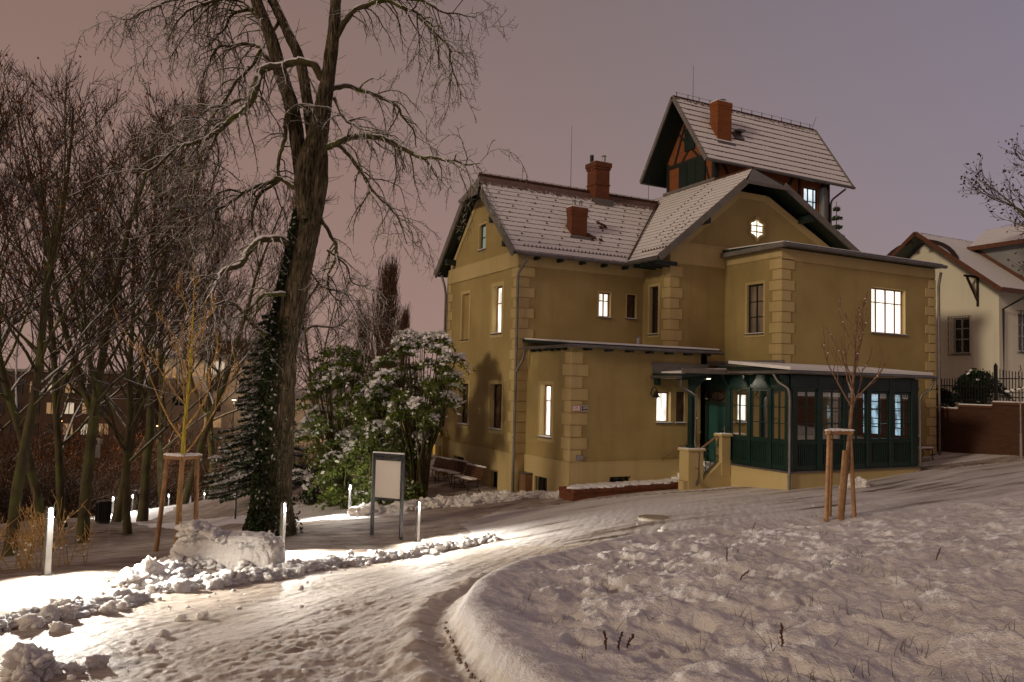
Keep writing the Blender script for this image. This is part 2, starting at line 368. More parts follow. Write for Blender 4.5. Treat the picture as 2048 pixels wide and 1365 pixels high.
MT['lit_far'] = emis('far_lit_window', (1.0, 0.55, 0.25), .30)
MT['lit_far_white'] = emis('far_white_window', (1.0, 0.78, 0.55), .55)
MT['led'] = emis('lamp_light', (1.0, 0.96, 0.88), 40.0)
def bark_mat():
    m, n, l, bs = new_mat('furrowed_bark')
    g = n.new('ShaderNodeNewGeometry'); s_ = n.new('ShaderNodeSeparateXYZ'); l.new(g.outputs['Normal'], s_.inputs[0])
    f1 = tex(n, l, 26, 5, mapping=((1, 1, 0.11), (0, 0, 0)), rough=.65); f2 = tex(n, l, 3.0, 5)
    c = ramp(n, l, f1, [(0.38, (0.022, 0.017, 0.012)), (0.49, (0.10, 0.080, 0.052)), (0.64, (0.23, 0.19, 0.125))])
    c = mixc(n, l, math_(n, l, 'MULTIPLY', math_(n, l, 'SUBTRACT', f2, 0.5), 4.0, clamp=True), c, (0.045, 0.042, 0.018))
    k = math_(n, l, 'ADD', s_.outputs['Z'], math_(n, l, 'MULTIPLY_ADD', tex(n, l, 6, 4), -1.1, 0.40))
    l.new(mixc(n, l, math_(n, l, 'MULTIPLY', math_(n, l, 'SUBTRACT', k, 0.28), 6.0, clamp=True), c, (0.8, 0.8, 0.82)), bs.inputs['Base Color'])
    bs.inputs['Roughness'].default_value = 0.95; bs.inputs['Specular IOR Level'].default_value = 0.1; bump(n, l, bs, f1, 1.0, 0.10); return m
MT['bark'] = bark_mat()
MT['bark_branch'] = snow_top('mossy_branch_bark', (0.040, 0.029, 0.018), (0.09, 0.070, 0.036), 6, 0.30, 0.9, (0.085, 0.09, 0.022), 0.5, 20)
MT['bark_left'] = snow_top('grey_green_bark', (0.045, 0.036, 0.022), (0.12, 0.10, 0.055), 6, 0.45, 0.9, (0.10, 0.11, 0.035), 0.6, 16, (1, 1, 0.3))
MT['twig'] = snow_top('dark_twig', (0.042, 0.025, 0.016), (0.10, 0.058, 0.034), 6, 0.58, 0.9)
MT['twig_poplar'] = snow_top('brown_twig', (0.085, 0.05, 0.035), (0.14, 0.09, 0.065), 6, 0.9, 0.9)
MT['young_bark'] = snow_top('yellow_green_bark', (0.30, 0.24, 0.03), (0.42, 0.34, 0.05), 8, 0.8, 0.7)
MT['young_brown'] = snow_top('young_brown_bark', (0.12, 0.068, 0.040), (0.22, 0.13, 0.08), 8, 0.55, 0.7)
MT['shrub_twig'] = snow_top('straw_coloured_twig', (0.30, 0.18, 0.06), (0.44, 0.28, 0.10), 8, 0.8, 0.7)
def leaf_mat(name, a, b, vec='Object'):
    m = basic(name, a, b, 0.75, 3.0, 0, spec=0.2, vec=vec); return m
MT['ivy'] = leaf_mat('ivy_leaf', (0.010, 0.016, 0.007), (0.028, 0.042, 0.014))
MT['leaf_green'] = leaf_mat('evergreen_leaf', (0.035, 0.058, 0.014), (0.15, 0.19, 0.032))
MT['needle'] = leaf_mat('spruce_needle', (0.035, 0.055, 0.032), (0.080, 0.110, 0.050))
MT['hedge'] = leaf_mat('dark_shrub_leaf', (0.008, 0.016, 0.008), (0.020, 0.034, 0.014))
MT['dry_leaf'] = leaf_mat('dry_brown_leaf', (0.16, 0.055, 0.018), (0.30, 0.11, 0.03))
MT['grass'] = leaf_mat('grass_blade', (0.05, 0.055, 0.018), (0.13, 0.12, 0.045))
MT['weed'] = leaf_mat('dead_weed', (0.07, 0.03, 0.015), (0.13, 0.06, 0.03))

# ------------------------------------------------------------------ terrain
TP = np.array([(0, 0, 2.3), (0, -8, 2.5), (2.06, 4.15, 2.12), (2.26, 4.99, 2.0), (2.62, 6.11, 1.87), (3.35, 7.44, 1.68), (4.52, 8.98, 1.42), (6.19, 10.42, 1.18),
 (8.38, 11.8, 1.0), (10.64, 12.24, .95), (14.52, 12.1, 1.08), (19.42, 10.94, 1.5), (6, 2, 2.35), (10, 4, 2.2), (15, 6, 1.95), (22, 6, 2.2), (26, 11, 1.85), (11, 8, 1.6), (5, 6, 1.95), (18, 9, 1.65),
 (12.6, 24.1, .02), (12.6, 31, 0), (13, 21.1, .40), (12.6, 20.2, .35), (18.15, 20.2, .62), (18.5, 17.28, .87), (24.5, 17.28, 1.25), (28.9, 19.66, 1.46), (29.9, 17, 1.68), (29.9, 24, 1.65), (29.9, 12, 1.8),
 (11.7, 15.1, .75), (20, 15.5, 1.0), (-.7, 13, 1.0), (3.24, 16.34, .36), (6.8, 18.03, -.03), (5.99, 19.12, 0), (3.68, 19.74, .04), (.9, 16.4, .51), (1.6, 16.05, .6), (-.9, 9.6, 1.25), (0.58, 11.4, 1.0), (1.63, 12, .9), (4.04, 14.14, .5), (7.57, 15.8, .25),
 (0.3, 7.5, 1.55), (-.5, 6.6, 1.7), (-4, 4, 1.9), (7.3, 25.8, -.62), (6.5, 23.9, -.35), (9.95, 23.5, -.1), (11.4, 26.7, 0), (12, 38, -.3), (8, 30, -.7), (.3, 49.9, -4.1), (9, 45, -1.9), *[tuple(at(*q)) for q in ((294, 1021, 50), (380, 1014, 56), (423, 1008, 62), (490, 985, 78), (150, 1036, 36), (250, 1045, 40), (250, 1063, 32), (250, 1086, 26), (350, 1045, 38), (350, 1066, 30), (440, 1045, 33), (440, 1063, 27))],
 (-8, 12, .6), (-10, 20, -.6), (-3, 24, -1.1), (-15, 40, -4.2), (0, 80, -8), (30, 80, -4), (-40, 60, -9), (60, 70, 1), (60, 20, 3), (60, -30, 4), (0, -40, 3), (-40, -10, 2), (-60, 20, -3), (20, 45, -1), (20, -8, 2.6)], float)
_X = TP[:, :2]; _n = len(_X)
def _phi(d2): return np.where(d2 > 1e-9, 0.5*d2*np.log(np.maximum(d2, 1e-9)), 0.0)
_D = ((_X[:, None]-_X[None])**2).sum(-1); _A = np.zeros((_n+3, _n+3)); _A[:_n, :_n] = _phi(_D)+np.eye(_n)*0.6; _A[:_n, _n] = 1; _A[:_n, _n+1:] = _X
_A[_n, :_n] = 1; _A[_n+1:, :_n] = _X.T; _w = np.linalg.solve(_A, np.r_[TP[:, 2], 0, 0, 0])
def base_h(x, y):
    x = np.asarray(x, float); y = np.asarray(y, float); r = np.hypot(x, y-15); k = np.minimum(1, 75/np.maximum(r, 1e-6))
    X = x*k; Y = 15+(y-15)*k; out = _w[_n]+_w[_n+1]*X+_w[_n+2]*Y
    for i in range(_n): out = out+_w[i]*_phi((X-_X[i, 0])**2+(Y-_X[i, 1])**2)
    return out
_rs = np.random.RandomState(5); _perm = _rs.permutation(512); _perm = np.r_[_perm, _perm, _perm]; _ga = _rs.rand(512)*2*math.pi
def perlin(x, y):
    xi = np.floor(x).astype(int); yi = np.floor(y).astype(int); xf = x-xi; yf = y-yi
    u = xf**3*(xf*(xf*6-15)+10); v = yf**3*(yf*(yf*6-15)+10)
    def g(ix, iy, dx, dy):
        a = _ga[_perm[(_perm[ix & 511]+iy) & 511]]; return np.cos(a)*dx+np.sin(a)*dy
    n00 = g(xi, yi, xf, yf); n10 = g(xi+1, yi, xf-1, yf); n01 = g(xi, yi+1, xf, yf-1); n11 = g(xi+1, yi+1, xf-1, yf-1)
    return (n00*(1-u)+n10*u)*(1-v)+(n01*(1-u)+n11*u)*v
def fbm(x, y, o=4, lac=2.0, g=0.5, ridged=False):
    a = 1; s_ = 0
    for i in range(o):
        p = perlin(x+17.3*i, y-9.1*i); s_ = s_+a*((1-2*np.abs(p)) if ridged else p); x = x*lac; y = y*lac; a *= g
    return s_
CURB = np.array([(1.3, -4), (1.55, 1.0), (1.85, 3.0), (2.06, 4.15), (2.26, 4.99), (2.62, 6.11), (3.35, 7.44), (4.52, 8.98), (6.19, 10.42), (8.38, 11.8), (10.64, 12.3), (14.52, 12.15), (19.42, 10.94), (26, 9.6), (40, 8)])
def sdist(x, y, P):                     # distance to a polyline, positive to its right
    best = np.full(np.shape(x), 1e9); sg = np.ones(np.shape(x))
    for a, b in zip(P[:-1], P[1:]):
        d = b-a; t = np.clip(((x-a[0])*d[0]+(y-a[1])*d[1])/(d@d), 0, 1); ex = x-a[0]-t*d[0]; ey = y-a[1]-t*d[1]
        q = np.hypot(ex, ey); s_ = np.sign(d[1]*ex-d[0]*ey); k = q < best; best = np.where(k, q, best); sg = np.where(k, s_, sg)
    return best*sg
def sstep(t): t = np.clip(t, 0, 1); return t*t*(3-2*t)
BANK = np.array([(-6, 4.2), (-3.2, 7.0), (-.9, 9.4), (-.1, 10.3), (.58, 11.2), (1.63, 11.95), (2.6, 12.6), (4.04, 14.0), (5.97, 15.3), (7.57, 16.0), (8.2, 17.3), (8.6, 19.6), (10.2, 20.6), (12.7, 20.0), (12.75, 20.3)])
def micro(x, y):
    s_ = sdist(x, y, CURB); fld = sstep((s_+0.02)/0.16)
    fade = 1-sstep((x-8)/10)
    rim = 0.13*fld*(0.35+0.65*fade)+0.05*np.exp(-((s_-0.22)/0.16)**2)*fade-0.07*sstep((s_-0.35)/0.5)*fade
    near = fld
    r = np.hypot(x, y)
    f1 = fbm(x*1.1, y*1.1, 3)*0.12-(np.abs(fbm(x*2.4+3, y*2.4, 4))-0.2)*0.11+fbm(x*6.5, y*6.5, 3)*0.024
    pits = np.clip(fbm(x*2.1+40, y*2.1, 2)-0.38, 0, 1)*-0.5
    hf = near*(f1+pits)
    bk = sdist(x, y, BANK)               # right of it is the road
    road = (1-fld)*(bk > 0)
    ca, sa = math.cos(0.85), math.sin(0.85); xr = x*ca+y*sa; yr = -x*sa+y*ca
    rd = fbm(xr*0.5, yr*6.5, 4)*0.012+fbm(x*7, y*7, 3, g=.6)*0.008*(1+1.3*sstep((fbm(x*.5+9, y*.5, 2)+.1)*2))+fbm(x*18, y*18, 2)*0.004
    rut = 0.02*np.cos(s_*4.2+fbm(x, y, 2))*np.exp(-r/14)
    kick = -0.05*np.exp(-((s_+0.14)/0.10)**2)*fade+0.05*np.exp(-((s_+0.34)/0.16)**2)*fade*(0.6+fbm(x*3, y*3, 2))
    lawn = (1-fld)*(bk <= 0)
    ln = fbm(x*1.5, y*1.5, 3)*0.03+fbm(x*8, y*8, 2)*0.006
    amp = 1/(1+np.maximum(r-14, 0)/22); hf = hf*(.12+.88*sstep((s_-.12)/(.25+.55*fade)))
    return (1-fld)*kick*(bk > 0)+rim+hf*amp+road*(rd+rut)*amp+lawn*ln*amp, fld, road
def ground(x, y):
    return float(base_h(x, y)+micro(np.array([float(x)]), np.array([float(y)]))[0][0])
FARP = np.array([tuple(at(*q)[:2]) for q in ((180, 1040, 39), (240, 1040, 41), (300, 1032, 46), (350, 1026, 50), (400, 1018, 55), (440, 1008, 62), (500, 990, 76), (560, 980, 90))])
NEARP = np.array([tuple(at(*q)[:2]) for q in ((330, 1045, 36), (420, 1042, 33), (520, 1038, 31), (600, 1034, 28), (680, 1035, 25), (730, 1030, 24))])
def hit(px, py):
    a = 2.0; b = 2.0
    for k in range(4000):
        p = at(px, py, b)
        if p[2] < float(base_h(p[0], p[1])): return p, b
        b += .02
    return at(px, py, 20), 20
def make_ground():
    ang0 = math.atan2(fw[1], fw[0])
    fine = np.linspace(-math.radians(40), math.radians(40), 660); co = np.linspace(math.radians(40), 2*math.pi-math.radians(40), 74)[1:-1]
    A = np.r_[fine, co]+ang0; na = len(A)
    R = [0.12]
    while R[-1] < 2.6: R.append(R[-1]*1.06)
    while R[-1] < 60: R.append(R[-1]*1.0058+0.0)
    while R[-1] < 900: R.append(R[-1]*1.07)
    R = np.array(R); nr = len(R)
    x = (R[:, None]*np.cos(A)[None]).ravel(); y = (R[:, None]*np.sin(A)[None]).ravel()
    z = base_h(x, y); mz, fld, road = micro(x, y); z = z+mz
    V = np.c_[x, y, z]
    i = np.arange(nr-1)[:, None]*na; j = np.arange(na)[None]; jn = (j+1) % na
    F = np.stack([i+j, i+na+j, i+na+jn, i+jn], -1).reshape(-1, 4)[:, ::-1]
    cx = V[F].mean(1); s_ = sdist(cx[:, 0], cx[:, 1], CURB); bk = sdist(cx[:, 0], cx[:, 1], BANK)
    cls = np.where(s_ > 0.06, 0, np.where(bk > 0, 1, 2))
    yard = (cls == 1) & (((cx[:, 0] > 7.3) & (cx[:, 1] > 10)) | (cx[:, 0] > 22) | (cx[:, 1] > 19.5))
    # edge noise so the yard and the road run into each other
    cls = np.where((cls == 1) & (cx[:, 0]+cx[:, 1]*0.35+fbm(cx[:, 0]*.9, cx[:, 1]*.9, 3)*2.2 > 13.2), 3, cls)
    far = np.hypot(cx[:, 0], cx[:, 1]) > 62; cls = np.where(far, 2, cls)
    for pl_, w_ in ((FARP, 2.0), (NEARP, 1.3)): cls = np.where(np.abs(sdist(cx[:, 0], cx[:, 1], pl_))+fbm(cx[:, 0], cx[:, 1], 2)*.4 < w_, 4, cls)
    nameof = {0: ('snow_field', 'snow_soft', 'snow covered grass slope with stalks poking through'), 1: ('road', 'road', 'trodden snowy path'),
              2: ('ground', 'lawn', 'snow covered park lawn'), 4: ('path', 'snow', 'snow covered park path beside the far lit bollards'), 3: ('yard', 'yard', 'driven slushy forecourt before the villa')}
    for c, (nm, mt, lb) in nameof.items():
        Fc = F[cls == c]
        used, inv = np.unique(Fc, return_inverse=True); o = np_mesh(nm, V[used], inv.reshape(-1, 4), MT[mt])
        tag(o, lb, nm.replace('_', ' '), kind='structure')
make_ground()
# the terrace behind the retaining wall
g = MB(); g.add([(30.05, -20, 3.35), (120, -20, 4.6), (120, 90, 4.6), (30.05, 90, 3.15)], [(0, 1, 2, 3)]); g.add([(30.05, -20, 3.35), (30.05, 90, 3.15), (30.05, 90, -3), (30.05, -20, -3)], [(0, 1, 2, 3)])
tag(g.build('terrace', MT['snow']), 'snowy upper garden behind the brick wall', 'terrace', kind='structure')

# ------------------------------------------------------------------ the villa
villa = empty('villa', (12.6, 24.1, 0), 'ochre villa with snowy tiled roofs, corner stones and half-timbered tower', 'house')
class Fr:                                # a facade plane: u runs along it, n points out of it
    def __init__(s, axis, c): s.a = axis; s.c = c
    def P(s, u, z, n=0.0):
        return {'Y': (u, s.c-n, z), 'X': (s.c-n, u, z), 'R': (s.c+n, u, z), 'B': (u, s.c+n, z)}[s.a]
    def box(s, mb, u0, u1, z0, z1, n0, n1, m=0): mb.box(s.P(u0, z0, n0), s.P(u1, z1, n1), m)
def wall(mb, fr, u0, u1, z0, top, ops=(), rev=0.24, m=0, mr=1):
    """sheet from u0 to u1 under the line top=[(u,z)...] with rectangular openings (u0,u1,z0,z1) and their reveals"""
    tf = lambda u: float(np.interp(u, [p[0] for p in top], [p[1] for p in top]))
    us = sorted(set([u0, u1]+[p[0] for p in top if u0 < p[0] < u1]+[v for o in ops for v in o[:2]]))
    for a, b in zip(us[:-1], us[1:]):
        zs = [z0]; hol = [o for o in ops if o[0] <= a+1e-6 and o[1] >= b-1e-6]
        hol.sort(key=lambda o: o[2]); z = z0
        for o in hol:
            mb.add([fr.P(a, z), fr.P(b, z), fr.P(b, o[2]), fr.P(a, o[2])], [(0, 1, 2, 3)], m); z = o[3]
        mb.add([fr.P(a, z), fr.P(b, z), fr.P(b, tf(b)), fr.P(a, tf(a))], [(0, 1, 2, 3)], m)
    for o in ops:
        a, b, c, d = o[:4]
        for p, q in (((a, c), (b, c)), ((b, c), (b, d)), ((b, d), (a, d)), ((a, d), (a, c))):
            mb.add([fr.P(*p), fr.P(*q), fr.P(*q, -rev), fr.P(*p, -rev)], [(0, 1, 2, 3)], mr)
def window(fr, o, pane, frame='dark_wood', cols=(0.5,), rows=(0.7,), rec=0.17, surround=0.13, sill=True, parent=None, fw_=0.06, lab=None, bar=0.035, name='window', bot=None):
    a, b, c, d = o; parent = parent or villa
    f = MB(); n0, n1 = -rec-0.05, -rec
    fr.box(f, a, a+fw_, c, d, n0, n1); fr.box(f, b-fw_, b, c, d, n0, n1); fr.box(f, a+fw_, b-fw_, c, c+fw_, n0, n1); fr.box(f, a+fw_, b-fw_, d-fw_, d, n0, n1)
    for t in cols:
        u = a+(b-a)*t; fr.box(f, u-bar/2-.008, u+bar/2+.008, c+fw_, d-fw_, n0+.004, n1-.003)
    for t in rows:
        z = c+(d-c)*t; fr.box(f, a+fw_, b-fw_, z-bar/2, z+bar/2, n0+.007, n1+.004)
    w = f.build(name, MT[frame], parent, label=lab)
    p = MB(); p.add([fr.P(a, c, n0+.012), fr.P(b, c, n0+.012), fr.P(b, d, n0+.012), fr.P(a, d, n0+.012)], [(0, 1, 2, 3)])
    p.build('pane', MT[pane], w)
    if sill:
        s_ = MB(); fr.box(s_, a-.05, b+.05, c-.035, c+.003, -rec+.002, 0.075); s_.build('sill', MT['zinc'], w)
        sn = MB(); fr.box(sn, a-.04, b+.04, c+.004, c+.028, -rec+.01, 0.06); sn.build('sill_snow', MT['snow'], w)
    if surround:
        s = surround; t_ = MB(); k = 0.022
        fr.box(t_, a-s, a, c-s*1.2, d+s, 0.001, k); fr.box(t_, b, b+s, c-s*1.2, d+s, 0.001, k); fr.box(t_, a, b, d, d+s, 0.001, k); fr.box(t_, a, b, c-s*1.2, c-.04, 0.001, k)
        t_.build('window_surround', MT['trim'], w)
    return w
def quoins(frx, fry, xc, yc, z0, z1, sx=1, n=None, dirx=1, diry=1, lx=(0.40, 0.62), ly=(0.36, 0.52)):
    """corner stones on the corner (xc,yc): faces looking -Y (running dirx) and -X/+X (running diry)"""
    n = n or int(round((z1-z0)/0.375)); h = (z1-z0)/n; mb = MB(); k = 0.03
    for i in range(n):
        a = lx[i % 2]; b = ly[i % 2]; za = z0+i*h+.012; zb = z0+(i+1)*h-.012; o = -k*sx
        x0, x1 = (xc+o, xc+dirx*a); mb.box((x0, yc-k, za), (x1, yc-.001, zb))
        if b: mb.box((xc+o, yc-.001, za), (xc+.001*-sx, yc+b, zb))
    return mb.build('quoins', MT['trim'], villa, bevel=0.006)
ZP = 1.41
# wall planes
GA, FA = Fr('X', 12.6), Fr('Y', 24.1)
BS, BF = Fr('X', 18.0), Fr('Y', 22.47)
CS, CF = Fr('X', 20.64), Fr('Y', 19.66)
ES, EF = Fr('X', 13.0), Fr('Y', 21.1)
WM = [MT['stucco'], MT['trim']]
o_attic = (26.92, 27.52, 9.05, 10.05); o_upR = (25.36, 26.16, 5.72, 7.50); o_upL = (28.32, 29.02, 5.6, 7.46)
o_loR = (25.2, 26.18, 2.19, 3.85); o_loL = (28.17, 29.1, 2.21, 3.83)
b1 = (28.35, 29.35, 0.25, 0.90); b2 = (25.3, 25.98, -0.25, 0.66)
wmb = MB(); yr = 27.3
wall(wmb, GA, 24.1, 30.5, ZP, [(24.1, 8.55), (26.75, 11.12), (27.85, 11.12), (30.5, 8.55)], [o_attic, o_upR, o_upL, o_loR, o_loL])
wmb.build('gable_wall', WM, villa)
wmb = MB(); o_a1 = (15.98, 16.50, 6.43, 7.37); o_a2 = (17.24, 17.68, 6.45, 7.37)
wall(wmb, FA, 12.6, 18.0, ZP, [(12.6, 8.6), (18.0, 8.6)], [o_a1, o_a2], 0.2); wmb.build('wall', WM, villa)
wmb = MB(); o_b = (23.14, 23.66, 5.86, 7.66)
wall(wmb, BS, 22.47, 24.1, ZP, [(22.47, 8.9), (24.1, 8.9)], [o_b]); wmb.build('wall', WM, villa)
wmb = MB(); wall(wmb, BF, 18.0, 28.9, ZP, [(18.0, 8.95), (20.9, 11.3), (21.2, 11.55), (22.7, 11.55), (23.2, 11.32), (28.9, 8.5)]); wmb.build('gable_wall', WM, villa)
wmb = MB(); o_cs = (20.50, 21.30, 5.90, 7.70)
wall(wmb, CS, 19.66, 22.47, ZP-1, [(19.66, 8.85), (22.47, 9.0)], [o_cs]); wmb.build('wall', WM, villa)
o_cf = (25.28, 27.22, 6.12, 7.86); o_in1 = (22.9, 24.0, 1.9, 3.98); o_in2 = (21.4, 22.3, 2.3, 3.8)
wmb = MB(); wall(wmb, CF, 20.64, 29.0, ZP-1, [(20.64, 8.85), (29.0, 8.85)], [o_cf, o_in1, o_in2]); wmb.build('wall', WM, villa)
wmb = MB(); o_es = (22.28, 23.06, 2.12, 3.87)
wall(wmb, ES, 21.1, 24.1, ZP, [(21.1, 5.1), (24.1, 5.1)], [o_es]); wmb.build('wall', WM, villa)
wmb = MB(); o_e1 = (16.40, 17.00, 2.68, 3.73); o_e2 = (17.23, 17.60, 2.68, 3.74)
wall(wmb, EF, 13.0, 18.57, ZP, [(13.0, 5.1), (18.57, 5.1)], [o_e1, o_e2]); wmb.build('wall', WM, villa)
wmb = MB()   # right, rear and inner closing walls
wmb.box((28.75, 19.66, 0.4), (29.0, 22.47, 8.85)); wmb.box((28.6, 22.47, 0.4), (28.9, 31.0, 8.9)); wmb.box((12.6, 30.5, -.5), (28.6, 30.7, 8.5)); wmb.box((18.3, 21.1, .3), (18.57, 22.46, 5.1))
split_loose(wmb.build('rear_wall', MT['stucco'], villa), 'rear_wall')
# plinth, proud of the walls
pl = MB(); k = 0.05
def plinth(fr, u0, u1, z0, ops=()):
    wall(pl, Fr(fr.a, fr.c-k if fr.a in 'XY' else fr.c+k), u0, u1, z0, [(u0, ZP), (u1, ZP)], ops, 0.25)
    fr.box(pl, u0, u1, ZP, ZP+.03, 0.0, k+.015)
plinth(GA, 24.1-k, 30.5, -1.5, [b1, b2]); 
fr_e = (22.42, 23.27, -0.1, 0.78)
plinth(FA, 12.55, 13.0, -1.5); plinth(ES, 21.1-k, 24.1, -1.0, [fr_e]); vent = (14.5, 15.35, 0.66, 0.93); plinth(EF, 13.0-k, 18.5, -1.0, [vent])
pl.build('plinth', MT['trim'], villa)
# basement openings
for fr, o in ((GA, b1), (GA, b2), (EF, vent), (ES, fr_e)):
    w = window(Fr(fr.a, fr.c-k), o, 'dark_glass', 'black_timber', (0.33, 0.66), (), 0.18, 0, False, name='basement_window')
bars = MB()
for i in range(6):
    u = 22.5+i*.14; bars.tube([ES.P(u, -0.05, .0), ES.P(u, .72, .0)], 0.012, 6)
bars.build('window_bars', MT['iron'], villa)
hd = MB(); GA.box(hd, 26.6, 27.5, .35, 1.0, k+.001, k+.012); hd.build('hatch', MT['trim'], villa)
# frieze bands under the eaves
fz = MB()
GA.box(fz, 24.1, 30.5, 8.02, 8.62, .001, .045); FA.box(fz, 12.6-.045, 18.0, 8.05, 8.5, .001, .045)
BS.box(fz, 22.47, 24.05, 8.35, 8.85, .001, .04); BF.box(fz, 18.0-.04, 20.62, 8.45, 9.2, .001, .04); CS.box(fz, 19.66, 22.42, 8.55, 8.86, .001, .03); CF.box(fz, 20.64-.03, 29.0, 8.45, 8.84, .001, .03)
BF.box(fz, 18.0, 20.62, 9.2, 9.26, .001, .07)
split_loose(fz.build('frieze', MT['trim'], villa), 'frieze')
# raised trim following the gable slopes
gt = MB()
for A_, B_ in (((24.35, 8.62), (26.72, 10.93)), ((30.25, 8.62), (27.88, 10.93))):
    gt.beam(GA.P(A_[0], A_[1]+.05, .015), GA.P(B_[0], B_[1]+.05, .015), .03, .2, upv=(0, .7, .7))
gt.beam(GA.P(26.7, 11.0, .015), GA.P(27.9, 11.0, .015), .03, .22)
for A_, B_ in (((18.3, 9.05), (21.2, 11.38)), ((28.6, 8.6), (22.75, 11.4))): gt.beam(BF.P(A_[0], A_[1], .015), BF.P(B_[0], B_[1], .015), .03, .3)
gt.beam(BF.P(21.15, 11.42, .016), BF.P(22.75, 11.42, .016), .03, .25)
split_loose(gt.build('gable_trim', MT['trim'], villa), 'gable_trim')
# quoins
quoins(None, None, 12.6, 24.1, ZP+.03, 8.02); quoins(None, None, 13.0, 21.1, ZP+.03, 4.95)
quoins(None, None, 18.0, 22.47, 5.2, 8.33, lx=(.40, .55), ly=(.34, .46)); quoins(None, None, 20.64, 19.66, 4.75, 8.5, lx=(.42, .60), ly=(.40, .55))
q = MB(); n_ = 19
for i in range(n_):
    h = (8.42-1.5)/n_; a = (.42, .62)[i % 2]; q.box((29.03-a, 19.63, 1.5+i*h+.012), (29.03, 19.659, 1.5+(i+1)*h-.012))
q.build('quoins', MT['trim'], villa, bevel=.006)
q = MB()
for i in range(17):
    h = (8.0-1.45)/17; a = (.3, .5)[i % 2]; GA.box(q, 30.5-a, 30.53, 1.45+i*h+.012, 1.45+(i+1)*h-.012, .001, .03)
q.build('quoins', MT['trim'], villa, bevel=.006)
# windows
window(GA, o_attic, 'glow_reflection', 'dark_wood', (), (0.5,), .08, .07, lab='narrow attic window with pale greenish pane')
window(GA, o_upR, 'lit_white', 'tan_wood', (0.5,), (0.64,), lab='lit upper window')
window(GA, o_loR, 'brown_glass', 'dark_wood', (0.5,), (0.68,), lab='dark lower window'); window(GA, o_loL, 'brown_glass', 'dark_wood', (0.5,), (0.68,))
bw = MB(); GA.box(bw, *o_upL, -.14, -.1); w = bw.build('blind_window', MT['stucco'], villa)
s_ = MB(); a, b, c, d = o_upL
for q_ in ((a-.12, a, c-.12, d+.12), (b, b+.12, c-.12, d+.12), (a, b, d, d+.12), (a, b, c-.12, c-.04)): GA.box(s_, *q_, .001, .022)
s_.build('window_surround', MT['trim'], w)
s_ = MB(); GA.box(s_, a-.05, b+.05, c-.035, c+.003, -.1, .07); s_.build('sill', MT['zinc'], w)
window(FA, o_a1, 'lit_white', 'tan_wood', (0.5,), (0.66,), .08, .04, lab='small lit upper window'); window(FA, o_a2, 'brown_glass', 'dark_wood', (), (), .08, .04)
window(BS, o_b, 'dark_glass', 'dark_wood', (), (.68,), .12, .1)
window(CS, o_cs, 'lit_brown', 'black_timber', (.5,), (.34, .65), .07, .1, lab='dark framed window with dim brown light')
window(CF, o_cf, 'lit_curtain', 'tan_wood', (0.22, .5, 0.78), (.68,), .14, 0, lab='wide brightly lit window')
window(ES, o_es, 'lit_white', 'tan_wood', (0.5,), (0.69,), .17, .12, lab='tall narrow lit window')
window(EF, o_e1, 'lit_white', 'tan_wood', (), (), .14, 0, lab='plain lit window beside the wall lamp'); window(EF, o_e2, 'brown_glass', 'dark_wood', (), (), .05, 0)
# cover the middle of the wide window's top row like the photo: one broad pane (bar pieces above are thin)
# star-shaped gable window
def star(cx, cz, s):
    out = []
    for i in range(48):
        t = i/48*2*math.pi; r = 0.47+0.05*math.cos(6*t)+0.012*math.cos(12*t)+(.05 if abs(t-math.pi) < .2 else 0); out.append((cx+s*r*math.sin(t)*0.98, cz+s*r*math.cos(t)))
    return out
def ring(mb, fr, P_, Q_, n0, n1):
    k_ = len(P_); vs = [fr.P(*p, n1) for p in P_]+[fr.P(*p, n1) for p in Q_]+[fr.P(*p, n0) for p in P_]+[fr.P(*p, n0) for p in Q_]; fs = []
    for i in range(k_):
        j = (i+1) % k_; fs += [(i, j, k_+j, k_+i), (i, 2*k_+i, 2*k_+j, j), (k_+i, k_+j, 3*k_+j, 3*k_+i)]
    mb.add(vs, fs)
sw = MB(); ring(sw, BF, star(22.2, 10.17, .90), star(22.2, 10.17, .70), .001, .07)
BF.box(sw, 22.18, 22.22, 9.76, 10.58, .02, .05); BF.box(sw, 21.86, 22.54, 10.03, 10.07, .022, .052); BF.box(sw, 21.86, 22.54, 10.27, 10.31, .022, .052)
sw = sw.build('star_window', MT['trim'], villa, label='small star shaped lit gable window')
p_ = MB(); S_ = star(22.2, 10.17, .72); p_.add([BF.P(*q_, .012) for q_ in S_], [tuple(range(48))]); p_.build('pane', MT['lit_white'], sw)

# roofs -----------------------------------------------------------------
RT = [MT['tiles'], MT['soffit'], MT['tiles_b'], MT['tiles_t'], MT['fascia']]
ra = MB(); ex = (1, 0, 0); SA = .972; xv = 12.15
def za(y): return 8.5+(min(y, 54.6-y)-23.7)*SA
ra.slab([(xv, 23.7, 8.5), (17.02, 23.7, 8.5), (21.15, 27.3, 12.0), (xv+.3, 27.3, 12.0), (xv, 26.5, za(26.5))], .13, 0, 1, ex, (xv, 27.3, 12.0))
ra.slab([(20.9, 27.3, 12.0), (20.9, 30.9, 8.5), (xv, 30.9, 8.5), (xv, 28.1, za(28.1)), (xv+.3, 27.3, 12.0)], .13, 0, 1, ex, (xv, 27.3, 12.0))
ra.slab([(xv-.18, 26.42, za(26.5)-.1), (xv+.3, 27.3, 12.005), (xv-.18, 28.18, za(28.1)-.1)], .10, 4, 1, (0, 1, 0), (xv, 27.3, 12))
ra.build('roof', RT, villa, label='main tiled roof under thin snow')
rb = MB(); SB = .814; yv = 21.77; xl, xr_ = 16.97, 29.15
def zl(x): return 8.55+(x-xl)*SB
XA, ZA = 21.82, 12.5; SR = (12.5-8.62)/(xr_-XA)
